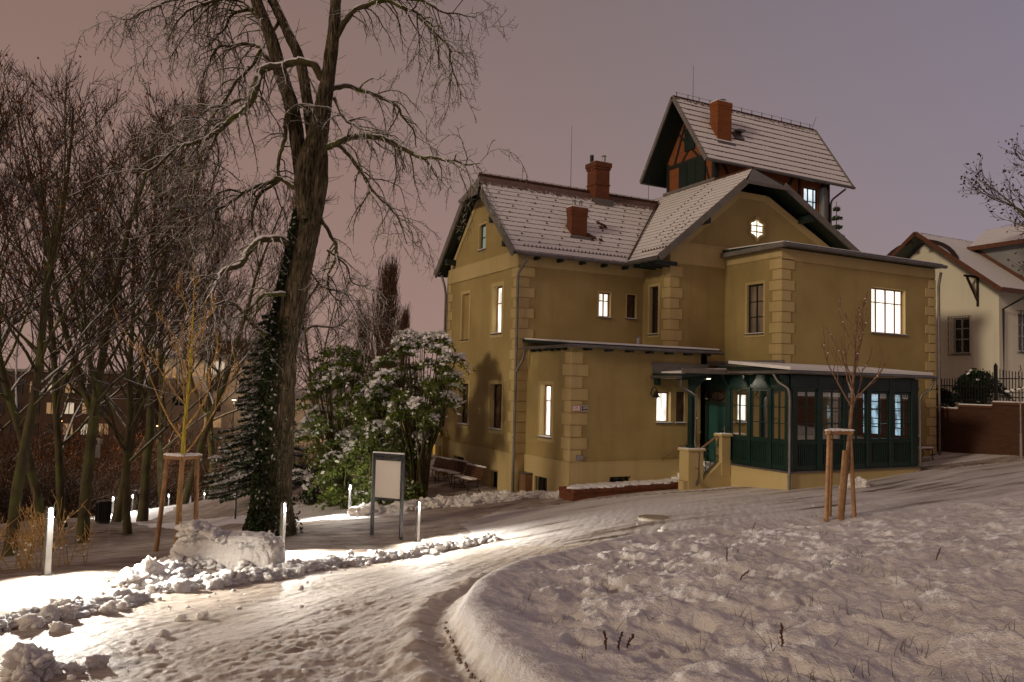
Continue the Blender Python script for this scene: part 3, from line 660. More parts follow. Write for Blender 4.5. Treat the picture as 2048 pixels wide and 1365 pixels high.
rb.slab([(xl, 23.7, zl(xl)), (xl, yv, zl(xl)), (20.95, yv, zl(20.95)), (XA, yv+.55, ZA), (XA, 32, ZA), (21.25, 27.3, zl(21.25))], .13, 2, 1, (0, 1, 0), (XA, yv, ZA))
rb.slab([(XA, yv+.55, ZA), (22.95, yv, ZA-(22.95-XA)*SR), (xr_, yv, 8.62), (xr_, 32, 8.62), (XA, 32, ZA)], .13, 2, 1, (0, 1, 0), (XA, yv, ZA))
rb.slab([(20.93, yv-.12, zl(20.95)-.05), (22.98, yv-.12, zl(20.95)-.05), (XA, yv+.55, ZA+.004)], .10, 4, 1, ex, (XA, yv, ZA))
rb.build('roof', RT, villa, label='front gable roof above the star window')
# bargeboards, gutters, ridges
bb = MB()
for A_, B_ in (((xv-.03, 23.66, 8.46), (xv-.03, 26.5, za(26.5)-.03)), ((xv-.03, 30.94, 8.46), (xv-.03, 28.1, za(28.1)-.03))): bb.beam(A_, B_, .05, .26, upv=(1, 0, 0)) if 0 else bb.beam((A_[0], A_[1], A_[2]-.06), (B_[0], B_[1], B_[2]-.06), .07, .27)
bb.beam((xv-.20, 26.42, za(26.5)-.16), (xv-.20, 28.18, za(26.5)-.16), .05, .12)
for A_, B_ in (((xl-.04, yv-.04, zl(xl)-.1), (20.95, yv-.04, zl(20.95)-.07)), ((xr_+.03, yv-.04, 8.5), (22.95, yv-.04, ZA-(22.95-XA)*SR-.07))): bb.beam(A_, B_, .07, .24)
bb.beam((20.9, yv-.14, zl(20.95)-.1), (23.0, yv-.14, zl(20.95)-.1), .05, .12)
split_loose(bb.build('bargeboard', MT['fascia'], villa), 'bargeboard')
rf = MB()                                 # rafter ends and purlin heads, dark green
for y, z in ((24.6, 9.05), (25.7, 10.1), (29.9, 9.05)): rf.box((xv+.02, y-.09, z-.28), (12.6, y+.09, z-.06))
for x in (19.2,): rf.box((x-.1, yv+.02, zl(x)-.42), (x+.1, 22.47, zl(x)-.16))
for x in (24.55, 27.4): rf.box((x-.1, yv+.02, ZA-(x-XA)*SR-.42), (x+.1, 22.47, ZA-(x-XA)*SR-.16))
for x in np.arange(13.2, 17.0, .95): rf.box((x-.05, 23.72, 8.28), (x+.05, 24.08, 8.4))
for y in np.arange(22.1, 23.7, .42): rf.box((17.02, y-.05, 8.28), (17.98, y+.05, 8.42))
split_loose(rf.build('rafter_end', MT['soffit'], villa), 'rafter_end')
def gutter(pts, r=.065, name='gutter', parent=None):
    m_ = MB(); m_.tube(pts, r, 10); return m_.build(name, MT['zinc'], parent or villa, smooth=True)
gutter([(xv+.05, 23.64, 8.42), (17.0, 23.64, 8.42)]); gutter([(16.93, 23.62, 8.44), (16.93, 21.8, 8.44)])
def pipe(pts, r=.05, parent=None):
    P_ = [Vector(p) for p in pts]; out = [P_[0]]
    for i in range(1, len(P_)-1):
        a_ = (P_[i-1]-P_[i]); b_ = (P_[i+1]-P_[i]); k_ = min(.09, a_.length*.4, b_.length*.4)
        out += [P_[i]+a_.normalized()*k_, P_[i]+(a_.normalized()+b_.normalized())*k_*.25, P_[i]+b_.normalized()*k_]
    out.append(P_[-1]); m_ = MB(); m_.tube([tuple(p) for p in out], r, 10)
    z = max(p.z for p in P_)-1.2
    m_2 = [p for p in P_]; lo = min(P_, key=lambda p: p.z)
    for zz in np.arange(lo.z+.5, z, 1.6): m_.cyl((lo.x, lo.y, zz), r+.012, r+.012, .04, 10)
    return m_.build('downpipe', MT['zinc'], parent or villa, smooth=True)
pipe([(12.75, 23.66, 8.40), (12.62, 23.80, 8.05), (12.50, 23.98, 7.75), (12.50, 23.98, 1.35), (12.46, 23.93, 1.2), (12.46, 23.93, -.1)])
pipe([(12.35, 30.75, 8.4), (12.45, 30.6, 7.9), (12.5, 30.6, 7.6), (12.5, 30.6, 0)])
pipe([(29.1, 19.45, 8.7), (29.05, 19.52, 8.2), (29.05, 19.52, 1.4)])
# ridge line cables, hooks and snow guards
rd_ = MB(); 
for i in range(22):
    x = xv+.35+i*.4; rd_.beam((x, 27.3, 12.0), (x, 27.3, 12.12), .025, .025)
rd_.tube([(xv+.3, 27.3, 12.12), (21, 27.3, 12.12)], .008, 4)
rd_.tube([(xv+.25, 27.3, 12.02), (21.1, 27.3, 12.02)], .07, 8)
rd_.tube([(21.82, yv+.5, 12.5), (21.82, 24.4, 12.5)], .06, 8)
rd_.build('ridge', MT['brick_dark'], villa)
sg = MB(); random.seed(3)
def inA(x, y): return x < 16.97+(y-23.7)*1.16-.15
for j, y in enumerate(np.arange(24.15, 27.0, .33)):
    for i in range(24):
        x = 12.6+i*.42*2+(j % 3)*.28
        if x < 21 and inA(x, y): z = za(y); sg.add([(x-.035, y, z), (x+.035, y, z+.01), (x, y-.05, z+.05), (x, y+.10, z+.09)], [(0, 1, 2), (0, 2, 3), (1, 3, 2), (0, 3, 1)])
for i in range(30):
    x = 12.7+i*.16
    if inA(x, 23.95): y = 23.93; z = za(y); sg.add([(x-.03, y, z), (x+.03, y, z), (x, y, z+.10), (x, y+.1, z+.05)], [(0, 1, 2), (0, 2, 3), (1, 3, 2)])
for i in range(9):
    y = 21.95+i*.17; x = 17.35; z = zl(x); sg.add([(x, y-.03, z), (x, y+.03, z), (x, y, z+.10), (x+.1, y, z+.06)], [(0, 1, 2), (0, 2, 3), (1, 3, 2)])
for kx in (17.8, 18.7, 19.7, 20.6):
    pass
for yy, xs in ((22.4, (17.6, 18.6)), (22.9, (17.9, 19.6)), (23.6, (18.2, 20.6)), (24.6, (19.2, 21.2))):
    for x in np.arange(xs[0], xs[1]+.4, .17): z = zl(x); sg.add([(x, yy-.03, z+.005), (x, yy+.03, z+.005), (x-.03, yy, z+.05), (x+.06, yy, z+.05)], [(0, 1, 2), (0, 2, 3), (1, 3, 2)])
sg.build('snow_guards', MT['brick_dark'], villa)['kind'] = 'stuff'
vl = MB(); vl.beam((17.0, 23.7, 8.62), (21.15, 27.3, 12.1), .05, .04); vl.build('valley_flashing', MT['brick_dark'], villa)
# flat roofs of the extensions
def flat_roof(poly, z, th, name, fasc, lab, drop=None):
    m_ = MB(); m_.slab([(x, y, z+(0 if drop is None else drop(x, y))) for x, y in poly], th, 0, 1)
    o = m_.build(name, [MT[fasc], MT['soffit']], villa, label=lab); return o
def snow_sheet(poly, z, parent, drop=None, th=.07):
    m_ = MB(); c = np.mean(poly, 0); P_ = [(x+(c[0]-x)*.004*0+np.sign(c[0]-x)*.05, y+np.sign(c[1]-y)*.05) for x, y in poly]
    m_.slab([(x, y, z+th+.004+(0 if drop is None else drop(x, y))) for x, y in P_], th, 0); return m_.build('snow_cover', MT['snow'], parent, bevel=.03)
pc = [(20.45, 19.36), (29.1, 19.36), (29.1, 22.46), (20.45, 22.46)]; dc = lambda x, y: (y-19.36)*.04
r_ = flat_roof(pc, 9.02, .16, 'roof', 'zinc', 'low roof over the right hand wing', dc); snow_sheet([(20.45, 19.4), (29.1, 19.4), (29.1, 22.4), (20.45, 22.4)], 9.02, r_, dc, .04)
m_ = MB(); m_.box((20.33, 19.3, 8.84), (20.5, 22.4, 9.0)); m_.build('fascia', MT['fascia'], villa); gutter([(20.4, 19.27, 8.9), (29.15, 19.27, 8.9)], .07)
pe = [(12.8, 20.8), (18.95, 20.8), (18.95, 22.46), (17.99, 22.46), (17.99, 24.09), (12.8, 24.09)]; de = lambda x, y: (y-20.8)*.07
m_ = MB(); m_.slab([(12.8, 20.8, 5.22), (17.99, 20.8, 5.22), (17.99, 24.09, 5.45), (12.8, 24.09, 5.45)], .09, 0, 1); m_.slab([(18.0, 20.8, 5.22), (18.95, 20.8, 5.22), (18.95, 22.46, 5.34), (18.0, 22.46, 5.34)], .09, 0, 1)
r_ = m_.build('roof', [MT['zinc'], MT['soffit']], villa, label='low flat roof over the single storey corner')
m_ = MB(); m_.slab([(12.84, 20.84, 5.27), (17.98, 20.84, 5.27), (17.98, 24.05, 5.5), (12.84, 24.05, 5.5)], .05); m_.slab([(17.97, 20.84, 5.271), (18.9, 20.84, 5.271), (18.9, 22.42, 5.391), (17.97, 22.42, 5.391)], .05); m_.build('snow_cover', MT['snow'], r_, bevel=.02)
gutter([(12.75, 20.74, 5.12), (19.0, 20.74, 5.12)], .06); gutter([(12.74, 20.74, 5.12), (12.74, 23.85, 5.12)], .055)
rf = MB()
for x in np.arange(13.5, 18.9, .82): rf.box((x-.09, 20.82, 5.0), (x+.09, 21.09, 5.11))
for y in np.arange(21.4, 23.9, .42): rf.box((12.82, y-.05, 5.0), (12.98, y+.05, 5.11))
split_loose(rf.build('rafter_end', MT['soffit'], villa), 'rafter_end')
pipe([(12.74, 23.8, 5.08), (12.7, 23.85, 4.7), (12.55, 23.93, 4.45), (12.52, 23.95, 4.3)], .045)
# vents on the flat roofs
for x, y, z, r, h in ((16.62, 22.5, 5.35, .07, .28), (21.85, 20.5, 9.06, .07, .30)):
    m_ = MB(); m_.cyl((x, y, z), r, r, h, 14); m_.cyl((x, y, z+h), r*1.6, r*.4, .05, 14); m_.build('vent_pipe', MT['steel'], villa, smooth=False)

# tower -----------------------------------------------------------------
TX0, TX1, TY0, TY1 = 21.9, 28.65, 24.5, 27.64
TS, TF = Fr('X', TX0), Fr('Y', TY0)
yt = 26.07; ST = 1.5
def zt(y): return 16.42-abs(y-yt)*ST
o_tw = (27.05, 27.95, 11.2, 12.98)
wmb = MB(); wall(wmb, TS, TY0, TY1, 8, [(TY0, zt(TY0)-.1), (yt, 16.2), (TY1, zt(TY1)-.1)]); wall(wmb, TF, TX0, TX1, 8, [(TX0, 13.95), (TX1, 13.95)], [o_tw], .15, 0, 0)
wmb.box((TX1-.2, TY0+.01, 8), (TX1, TY1, 13.9)); wmb.box((TX0+.01, TY1-.2, 8), (TX1-.2, TY1, 13.9))
tower = wmb.build('tower', MT['brick_orange'], villa, label='half timbered brick tower rising behind the roofs')
tb = MB()
def bar(fr, a, b, w=.15, n=.035): tb.beam(fr.P(a[0], a[1], n/2), fr.P(b[0], b[1], n/2), w if fr.a == 'Y' else w, n, upv=(1, 0, 0) if fr.a == 'X' else (0, 1, 0))
bar(TS, (TY0+.08, 8.4), (TY0+.08, 13.95), .17, .05); bar(TS, (TY1-.08, 8.4), (TY1-.08, 13.9), .14, .05)
bar(TS, (TY0, 13.72), (TY1, 13.72), .16, .045)
bar(TS, (25.05, 13.8), (25.9, 15.9), .1); bar(TS, (27.1, 13.8), (26.25, 15.9), .1); bar(TS, (26.6, 13.8), (25.3, 15.1), .1, .03); bar(TS, (25.55, 13.8), (26.85, 15.1), .1, .03)
bar(TS, (TY0+.1, 12.0), (TY0+.75, 13.7), .1, .03); bar(TS, (TY0+.25, 15.2-1.2), (TY0+.9, 15.1), .1, .03)
bar(TF, (TX0+.08, 8.4), (TX0+.08, 13.9), .17, .05); bar(TF, (TX1-.08, 8.4), (TX1-.08, 13.9), .15, .05); bar(TF, (TX0, 13.6), (TX1, 13.6), .16, .045)
bar(TF, (TX0+.25, 13.5), (TX0+1.5, 11.8), .13, .03); bar(TF, (25.4, 11.8), (26.5, 13.5), .13, .03); bar(TF, (26.75, 8.4), (26.75, 13.5), .12, .04); bar(TF, (28.2, 8.4), (28.2, 13.5), .12, .04)
bar(TF, (24.2, 8.4), (24.2, 13.5), .14, .04); bar(TF, (28.25, 13.45), (28.6, 12.2), .1, .03)
split_loose(tb.build('timber', MT['black_timber'], tower), 'timber')
m_ = MB()
for u in (25.05, 25.62, 26.2):
    TS.box(m_, u, u+.54, 12.35, 13.62, .05, .09)
    for z in np.arange(12.42, 13.6, .09): TS.box(m_, u+.05, u+.49, z, z+.035, .09, .105)
TS.box(m_, 25.75, 26.4, 14.2, 15.2, .045, .08)
m_.build('louvred_shutters', MT['soffit'], tower, label='closed dark louvred shutters')
window(TF, o_tw, 'lit_blue_t', 'dark_wood', (.4, .72), (.33, .66), .1, 0, True, parent=tower, fw_=.05, lab='lit tower window') if 'lit_blue_t' in MT else None
MT['lit_tower'] = emis('lit_tower_room', (0.80, 0.92, 1.0), 1.1, (3, 3, 1.5), .45)
window(TF, o_tw, 'lit_tower', 'dark_wood', (.4, .78), (.33, .66), .1, 0, False, parent=tower, fw_=.05, lab='lit tower window')
m_ = MB(); TF.box(m_, 28.0, 28.16, 11.2, 13.0, .02, .3)
TF.box(m_, 27.98, 28.5, 11.2, 13.0, .05, .09); m_.build('open_shutter', MT['fascia'], tower)
rt_ = MB(); xv2, xe = 20.9, 29.45; y0_, y1_ = 23.93, 28.21
rt_.slab([(xv2, y0_, zt(y0_)), (xe, y0_, zt(y0_)), (xe, yt, 16.42), (xv2, yt, 16.42)], .12, 3, 1, ex, (xv2, yt, 16.42)); rt_.slab([(xv2, yt, 16.42), (xe, yt, 16.42), (xe, y1_, zt(y1_)), (xv2, y1_, zt(y1_))], .12, 3, 1, ex, (xv2, yt, 16.42))
trf = rt_.build('roof', RT, villa, label='steep tower roof with long snowy slope')
m_ = MB()
for xx in (xv2-.03, xe+.03):
    for yy in (y0_, y1_): m_.beam((xx, yy+(-.04 if yy < yt else .04), zt(yy)-.1), (xx, yt, 16.36), .06, .16)
split_loose(m_.build('bargeboard', MT['fascia'], trf), 'bargeboard'); gutter([(xv2, y0_-.07, zt(y0_)-.1), (xe+.1, y0_-.07, zt(y0_)-.1)], .065, parent=trf); gutter([(xv2, y1_+.07, zt(y1_)-.1), (xe, y1_+.07, zt(y1_)-.1)], .065, parent=trf)
m_ = MB(); m_.tube([(xv2, yt, 16.42), (xe, yt, 16.42)], .03, 8)
for i in range(14): m_.beam((xv2+.2+i*.62, yt, 16.45), (xv2+.2+i*.62, yt, 16.62), .025, .02)
m_.tube([(xv2+.1, yt, 16.6), (xe-.1, yt, 16.6)], .007, 4); m_.build('ridge', MT['brick_dark'], trf)
m_ = MB(); m_.box((23.45, 24.78, zt(25.1)+.02), (23.85, 25.1, zt(25.1)+.10)); m_.beam((23.3, 24.95, zt(24.95)+.06), (23.8, 24.95, zt(24.95)+.06), .4, .07, upv=(0, -.83, .55)); m_.build('skylight', MT['zinc'], trf)
pipe([(TX1+.35, y0_-.05, 13.0), (TX1+.15, TY0-.05, 12.6), (TX1+.02, TY0-.08, 12.4), (TX1+.02, TY0-.08, 9.5)], .045, tower)
# dark metal flashing between tower and roof
m_ = MB(); m_.beam((21.84, 24.45, 12.56), (21.84, 27.8, 12.56), .10, .12); m_.build('flashing', MT['fascia'], villa)
# lightning rods / aerials
def rod(p, h, r=.012, tilt=(0, 0), par=None):
    m_ = MB(); m_.tube([p, (p[0]+tilt[0], p[1]+tilt[1], p[2]+h)], [r, r*.5], 5); m_.build('lightning_rod', MT['iron'], par or villa)
rod((22.0, yt, 16.4), 1.6, par=trf); rod((29.3, yt, 16.4), .7, tilt=(.3, 0), par=trf); rod((16.6, 27.3, 11.9), 2.8); rod((20.6, 27.3, 11.9), 1.3)
# chimneys
def chimney(x0, x1, y0, y1, z0, z1, flues, cap=True, mat='brick', lab=None, flare=False):
    m_ = MB(); m_.box((x0, y0, z0), (x1, y1, z1-.3)); k_ = .07 if flare else .025
    m_.box((x0-k_/2, y0-k_/2, z1-.3), (x1+k_/2, y1+k_/2, z1-.2)); m_.box((x0-k_, y0-k_, z1-.2), (x1+k_, y1+k_, z1))
    if flare: m_.box((x0-.03, y0-.03, z0+.9), (x1+.03, y1+.03, z0+.96))
    c_ = m_.build('chimney', MT[mat], villa, label=lab, bevel=.008)
    f_ = MB(); f_.box((x0-.1, y0-.16, z0-.05), (x1+.1, y1+.02, z0+.28)); f_.build('chimney_flashing', MT['zinc'], c_)
    s2 = MB(); s2.box((x0, y0, z1+.002), (x1, y1, z1+.04)); s2.build('snow_cover', MT['snow'], c_)
    for fx, fy, r, h, cp in flues:
        q_ = MB(); q_.cyl((fx, fy, z1), r, r, h, 14)
        if cp: q_.cyl((fx, fy, z1+h+.03), r*1.7, r*.5, .05, 14); q_.tube([(fx, fy, z1+h-.02), (fx, fy, z1+h+.05)], .02, 5)
        q_.build('flue', MT['steel'] if cp else MT['iron'], c_)
    return c_
chimney(17.5, 18.2, 26.8, 27.45, 11.35, 13.22, [(17.62, 27.3, .08, .38, False), (18.0, 26.95, .07, .28, True)], lab='taller brick chimney on the ridge', flare=True)
chimney(15.12, 15.82, 24.75, 25.1, 9.2, 10.62, [(15.33, 24.92, .07, .22, True), (15.62, 24.92, .07, .22, True)], mat='brick', lab='shorter brick chimney low on the slope')
chimney(22.2, 22.98, 24.72, 25.2, 14.0, 16.05, [(22.7, 25.0, .10, .14, True)], mat='brick_orange', lab='broad brick chimney on the tower roof')
# ladder-like bare patch of fallen tiles beside the lower chimney
m_ = MB(); random.seed(8)
for (cx, cy, n_, sx_) in ((16.05, 24.75, 16, .35), (16.95, 25.45, 6, .14)):
    for i in range(n_):
        x = cx+random.uniform(-sx_, sx_); y = cy+random.uniform(-.14, .14); z = za(y)+.012; m_.add([(x-.09, y-.08, z-.078), (x+.09, y-.08, z-.078), (x+.09, y+.08, z+.078), (x-.09, y+.08, z+.078)], [(0, 1, 2, 3)])
m_.build('bare_tiles', MT['brick_dark'], villa)

# veranda ---------------------------------------------------------------
ver = empty('veranda', (0, 0, 0)); ver.parent = villa; ver.location = (18.5-12.6, 17.28-24.1, 0.8)
VS, VF = Fr('X', 18.5), Fr('Y', 17.28); XE, YW = 24.53, 21.05; VZ = 1.42
m_ = MB(); m_.box((18.44, 17.22, -.4), (XE+.06, 19.65, VZ-.06)); m_.box((18.44, 19.65, -.4), (20.63, 21.05, VZ-.07)); m_.build('plinth', MT['trim'], ver)
m_ = MB(); m_.box((18.39, 17.17, VZ-.06), (XE+.1, 17.5, VZ-.01)); m_.box((18.39, 17.5, VZ-.06), (18.7, 19.9, VZ-.01)); m_.build('sill', MT['zinc'], ver)
m_ = MB(); m_.box((18.6, 17.4, VZ-.03), (XE-.05, 19.6, VZ+.0)); m_.box((18.6, 19.6, VZ-.03), (20.6, 22.4, VZ)); m_.build('floor', MT['dark_wood'], ver)
m_ = MB(); m_.box((XE-.08, 17.36, VZ), (XE, 19.64, 4.4)); m_.build('side_wall', MT['green'], ver)
m_ = MB(); m_.box((18.7, 17.5, 4.3), (XE-.1, 19.6, 4.34)); m_.build('ceiling', MT['dark_wood'], ver)
def post(fr, u, z0=VZ, z1=4.36, w=.13, brk=True, turned=True):
    q_ = MB(); fr.box(q_, u-w/2, u+w/2, z0, z1, -.06, .06)
    fr.box(q_, u-w/2-.02, u+w/2+.02, z0+.02, z0+.2, -.065, .075); fr.box(q_, u-w/2-.015, u+w/2+.015, 2.26, 2.36, -.065, .075); fr.box(q_, u-w/2-.02, u+w/2+.02, 3.88, 3.95, -.065, .08)
    if turned: fr.box(q_, u-w/2-.02, u+w/2+.02, 3.35, 3.4, -.065, .08)
    if brk:
        p_ = [fr.P(u-.04, 3.95, .06), fr.P(u-.04, 4.34, .06), fr.P(u-.04, 4.34, .30), fr.P(u-.04, 4.22, .28), fr.P(u-.04, 4.05, .12)]
        r__ = [fr.P(u+.04, *x_) for x_ in ((3.95, .06), (4.34, .06), (4.34, .30), (4.22, .28), (4.05, .12))]
        q_.add(p_+r__, [(0, 1, 2, 3, 4), (9, 8, 7, 6, 5)]+[(i, (i+1) % 5, 5+(i+1) % 5, 5+i) for i in range(5)])
    q_.build('post', MT['green'], ver, bevel=.008)
def bay(fr, a, b, cols=1, wz=(2.36, 3.86), glass='clear_glass'):
    q_ = MB(); fr.box(q_, a, b, VZ, VZ+.16, -.045, .035); fr.box(q_, a, b, 2.22, 2.32, -.045, .045); fr.box(q_, a, b, VZ+.16, 2.22, -.045, .0)
    n_ = int((b-a)/.085)
    for i in range(n_): u = a+(i+.5)*(b-a)/n_; fr.box(q_, u-.026, u+.026, VZ+.16, 2.22, .0, .016)
    q_.build('slatted_panel', MT['green'], ver)
    f_ = MB(); w_ = .05
    fr.box(f_, a, a+w_, 2.32, 3.9, -.03, .02); fr.box(f_, b-w_, b, 2.32, 3.9, -.03, .02); fr.box(f_, a+w_, b-w_, 2.32, 2.37, -.03, .02); fr.box(f_, a+w_, b-w_, 3.84, 3.9, -.03, .02)
    for i in range(1, cols+1): u = a+(b-a)*i/(cols+1); fr.box(f_, u-.022, u+.022, 2.37, 3.84, -.025, .012)
    for z in (2.85, 3.35): fr.box(f_, a+w_, b-w_, z-.013, z+.013, -.022, .009)
    f_ = f_.build('window', MT['green'], ver)
    g_ = MB(); g_.add([fr.P(a, 2.34, -.012), fr.P(b, 2.34, -.012), fr.P(b, 3.88, -.012), fr.P(a, 3.88, -.012)], [(0, 1, 2, 3)]); g_.build('pane', MT[glass], f_)
pv = [17.34, 18.05, 18.94, 19.87]
for u in pv: post(VS, u)
for a, b in zip(pv[:-1], pv[1:]): bay(VS, a+.065, b-.065, 1)
pf = [18.68, 19.78, 20.93, 22.04, 23.15, 24.26]
for u in pf: post(VF, u, turned=False, brk=False, w=.2 if u != 18.68 else .22)
for a, b in zip(pf[:-1], pf[1:]): bay(VF, a+.1, b-.1, 1)
m_ = MB(); VF.box(m_, 24.36, XE, VZ, 4.36, -.06, .03); VF.box(m_, 18.5, 18.58, VZ, 4.36, -.06, .04); split_loose(m_.build('corner_post', MT['green'], ver), 'corner_post')
m_ = MB(); VF.box(m_, 18.5, XE, 3.92, 4.36, -.05, .045); VF.box(m_, 18.46, XE, 4.0, 4.06, .045, .075); VS.box(m_, 17.36, 21.05, 3.92, 4.36, -.05, .045); VS.box(m_, 17.3, 21.0, 3.98, 4.04, .045, .075); m_.build('frieze', MT['green'], ver)
# door facing the stairs
m_ = MB(); VS.box(m_, 19.95, 20.05, VZ-.3, 3.95, -.1, .03); VS.box(m_, 20.93, 21.05, VZ-.3, 3.95, -.1, .03); VS.box(m_, 20.05, 20.93, 3.32, 3.45, -.1, .03); VS.box(m_, 20.05, 20.93, 3.82, 3.95, -.1, .03)
dr = m_.build('door', MT['soffit'], ver, label='dark green door with oval light above')
MT['teal'] = basic('teal_door_paint', (0.015, 0.062, 0.056), (0.025, 0.09, 0.08), 0.4, 3, .08)
m_ = MB(); VS.box(m_, 20.05, 20.93, VZ-.3, 3.32, -.08, -.05)
for i in range(9):
    u = 20.1+i*.095; VS.box(m_, u, u+.06, 2.1, 3.25, -.05, -.03)
m_.build('door_leaf', MT['teal'], dr)
m_ = MB(); m_.tube([VS.P(20.5+.36*math.cos(t), 3.635+.15*math.sin(t), -.04) for t in np.linspace(0, 2*math.pi, 33)], .018, 6, cap=False); m_.box(VS.P(20.49, 3.45, -.05), VS.P(20.51, 3.82, -.04)); m_.build('oval_frame', MT['iron'], dr)
m_ = MB(); m_.add([VS.P(20.05, 3.45, -.07), VS.P(20.93, 3.45, -.07), VS.P(20.93, 3.82, -.07), VS.P(20.05, 3.82, -.07)], [(0, 1, 2, 3)]); m_.build('pane', MT['brown_glass'], dr)
m_ = MB(); m_.box(VS.P(20.12, 2.35, -.05), VS.P(20.16, 2.6, -.02)); m_.tube([VS.P(20.14, 2.5, -.0), VS.P(20.26, 2.5, .0)], .012, 6); m_.build('door_handle', MT['steel'], dr)
# veranda roof with snow, porch shed roof over the steps
m_ = MB(); m_.slab([(18.18, 16.95, 4.50), (24.95, 16.95, 4.50), (24.95, 19.65, 4.72), (20.63, 19.65, 4.72), (20.63, 21.09, 4.72), (18.18, 20.1, 4.66)], .10, 0, 1)
m_.slab([(16.2, 19.62, 4.32), (18.17, 19.62, 4.50), (18.17, 21.09, 4.52), (16.2, 21.09, 4.34)], .12, 0, 1); m_.box((16.25, 19.6, 4.36), (18.2, 19.66, 4.52)) 
m_.box((16.17, 21.04, 4.36), (18.6, 21.095, 4.72)); m_.box((18.6, 22.3, 4.72), (20.6, 22.46, 4.9)); m_.box((20.5, 19.5, 4.72), (20.638, 22.4, 4.92))
vroof = m_.build('roof', [MT['fascia'], MT['soffit']], ver, label='shallow snow covered veranda roof')
m_ = MB(); m_.slab([(18.2, 16.97, 4.60), (24.93, 16.97, 4.60), (24.93, 19.63, 4.82), (18.2, 19.63, 4.82)], .095); m_.slab([(16.5, 19.68, 4.41), (18.16, 19.68, 4.56), (18.16, 21.0, 4.56), (16.5, 21.0, 4.41)], .05); m_.build('snow_cover', MT['snow'], vroof, bevel=.03)
gutter([(18.12, 16.88, 4.43), (25.0, 16.88, 4.43)], .055, parent=vroof); gutter([(18.12, 16.88, 4.43), (18.12, 19.55, 4.43)], .055, parent=vroof); gutter([(16.15, 19.55, 4.22), (16.15, 21.1, 4.22)], .05, parent=vroof)
pipe([(18.15, 17.6, 4.38), (18.2, 17.45, 4.12), (18.34, 17.18, 3.95), (18.36, 17.14, 3.7), (18.36, 17.14, 1.5), (18.33, 17.12, 1.3), (18.33, 17.12, .75)], .045, ver)
pipe([(24.9, 16.9, 4.4), (24.85, 17.0, 4.05), (24.66, 17.2, 3.85), (24.62, 17.24, 3.7), (24.62, 17.24, 1.2)], .04, ver)
pipe([(16.2, 19.6, 4.15), (16.25, 19.68, 3.9), (16.75, 19.78, 3.72), (16.98, 19.8, 3.6), (16.98, 19.8, 2.0), (17.04, 19.72, 1.8), (17.04, 19.72, .9), (16.8, 19.5, .78)], .045, ver)
# porch column on its pier
m_ = MB(); m_.box((16.84, 19.86, 1.9), (17.02, 20.04, 4.25)); m_.box((16.8, 19.82, 1.9), (17.06, 20.08, 2.02)); m_.box((16.6, 19.88, 4.14), (17.5, 20.02, 4.3))
m_.add([(16.88, 19.9, 3.7), (16.88, 20.0, 3.7), (17.5, 19.9, 4.2), (17.5, 20.0, 4.2), (16.98, 19.9, 4.2), (16.98, 20.0, 4.2)], [(0, 2, 4), (1, 5, 3), (0, 1, 3, 2)]); m_.box((16.25, 20.9, 3.95), (16.4, 21.09, 4.25)); m_.box((16.3, 19.9, 4.14), (17, 20.02, 4.28))
m_.build('porch_column', MT['green'], ver, bevel=.01)
# steps, cheek wall and piers
m_ = MB(); nst = 6
for i in range(nst):
    x0 = 16.75+i*.27; m_.box((x0, 19.98, -.2), (x0+.30, 21.08, .62+(i+1)*(VZ-.08-.62)/nst))
m_.box((18.3, 19.98, -.2), (18.44, 21.08, VZ-.06)); m_.build('steps', MT['snow'], ver)
m_ = MB(); m_.add([(16.45, 19.72, -.3), (18.46, 19.72, -.3), (18.46, 19.72, 1.5), (18.1, 19.72, 1.5), (17.28, 19.72, .88), (16.45, 19.72, .88)]+[(16.45, 19.98, -.3), (18.46, 19.98, -.3), (18.46, 19.98, 1.5), (18.1, 19.98, 1.5), (17.28, 19.98, .88), (16.45, 19.98, .88)],
      [(0, 1, 2, 3, 4, 5), (11, 10, 9, 8, 7, 6)]+[(i, (i+1) % 6, 6+(i+1) % 6, 6+i) for i in range(6)])
m_.box((16.62, 19.70, -.2), (17.24, 20.16, 1.84)); m_.box((16.56, 19.65, 1.84), (17.30, 20.2, 1.90)); m_.box((18.02, 19.70, 1.0), (18.40, 20.0, 2.30)); m_.box((17.95, 19.65, 2.30), (18.46, 20.04, 2.38)); m_.build('stair_cheek', MT['trim'], ver, bevel=.01)
m_ = MB(); m_.box((16.58, 19.67, 1.902), (17.28, 20.18, 1.93)); m_.box((17.98, 19.68, 2.382), (18.44, 20.02, 2.40)); split_loose(m_.build('snow_cover', MT['snow'], ver), 'snow_cover')
# wrought railing and handrails
m_ = MB(); a_, b_ = Vector((17.28, 19.85, 1.86)), Vector((18.02, 19.85, 2.3)); a2, b2_ = Vector((17.28, 19.85, 1.0)), Vector((18.02, 19.85, 1.5))
m_.tube([a2, b2_], .014, 6); m_.tube([a_-Vector((0, 0, .12)), b_-Vector((0, 0, .12))], .012, 6)
for i in range(5):
    t = i/4; m_.tube([a2.lerp(b2_, t), a_.lerp(b_, t)], .011, 6)
random.seed(4)
for i in range(8):
    t = .06+i*.125; c_ = a2.lerp(b2_, t).lerp(a_.lerp(b_, t), .3+.35*(i % 2)); r = .085
    m_.tube([(c_.x+r*(1-k_/16)*math.cos(k_*.62+i), c_.y, c_.z+r*(1-k_/16)*math.sin(k_*.62+i)) for k_ in range(15)], .011, 5)
m_.build('wrought_railing', MT['teal'], ver)
m_ = MB(); m_.beam((17.25, 19.85, 1.9), (18.05, 19.85, 2.36), .05, .05); m_.build('handrail', MT['tan_wood'], ver)
m_ = MB(); m_.tube([(16.55, 21.0, 1.50), (18.25, 21.0, 2.36)], .025, 8)
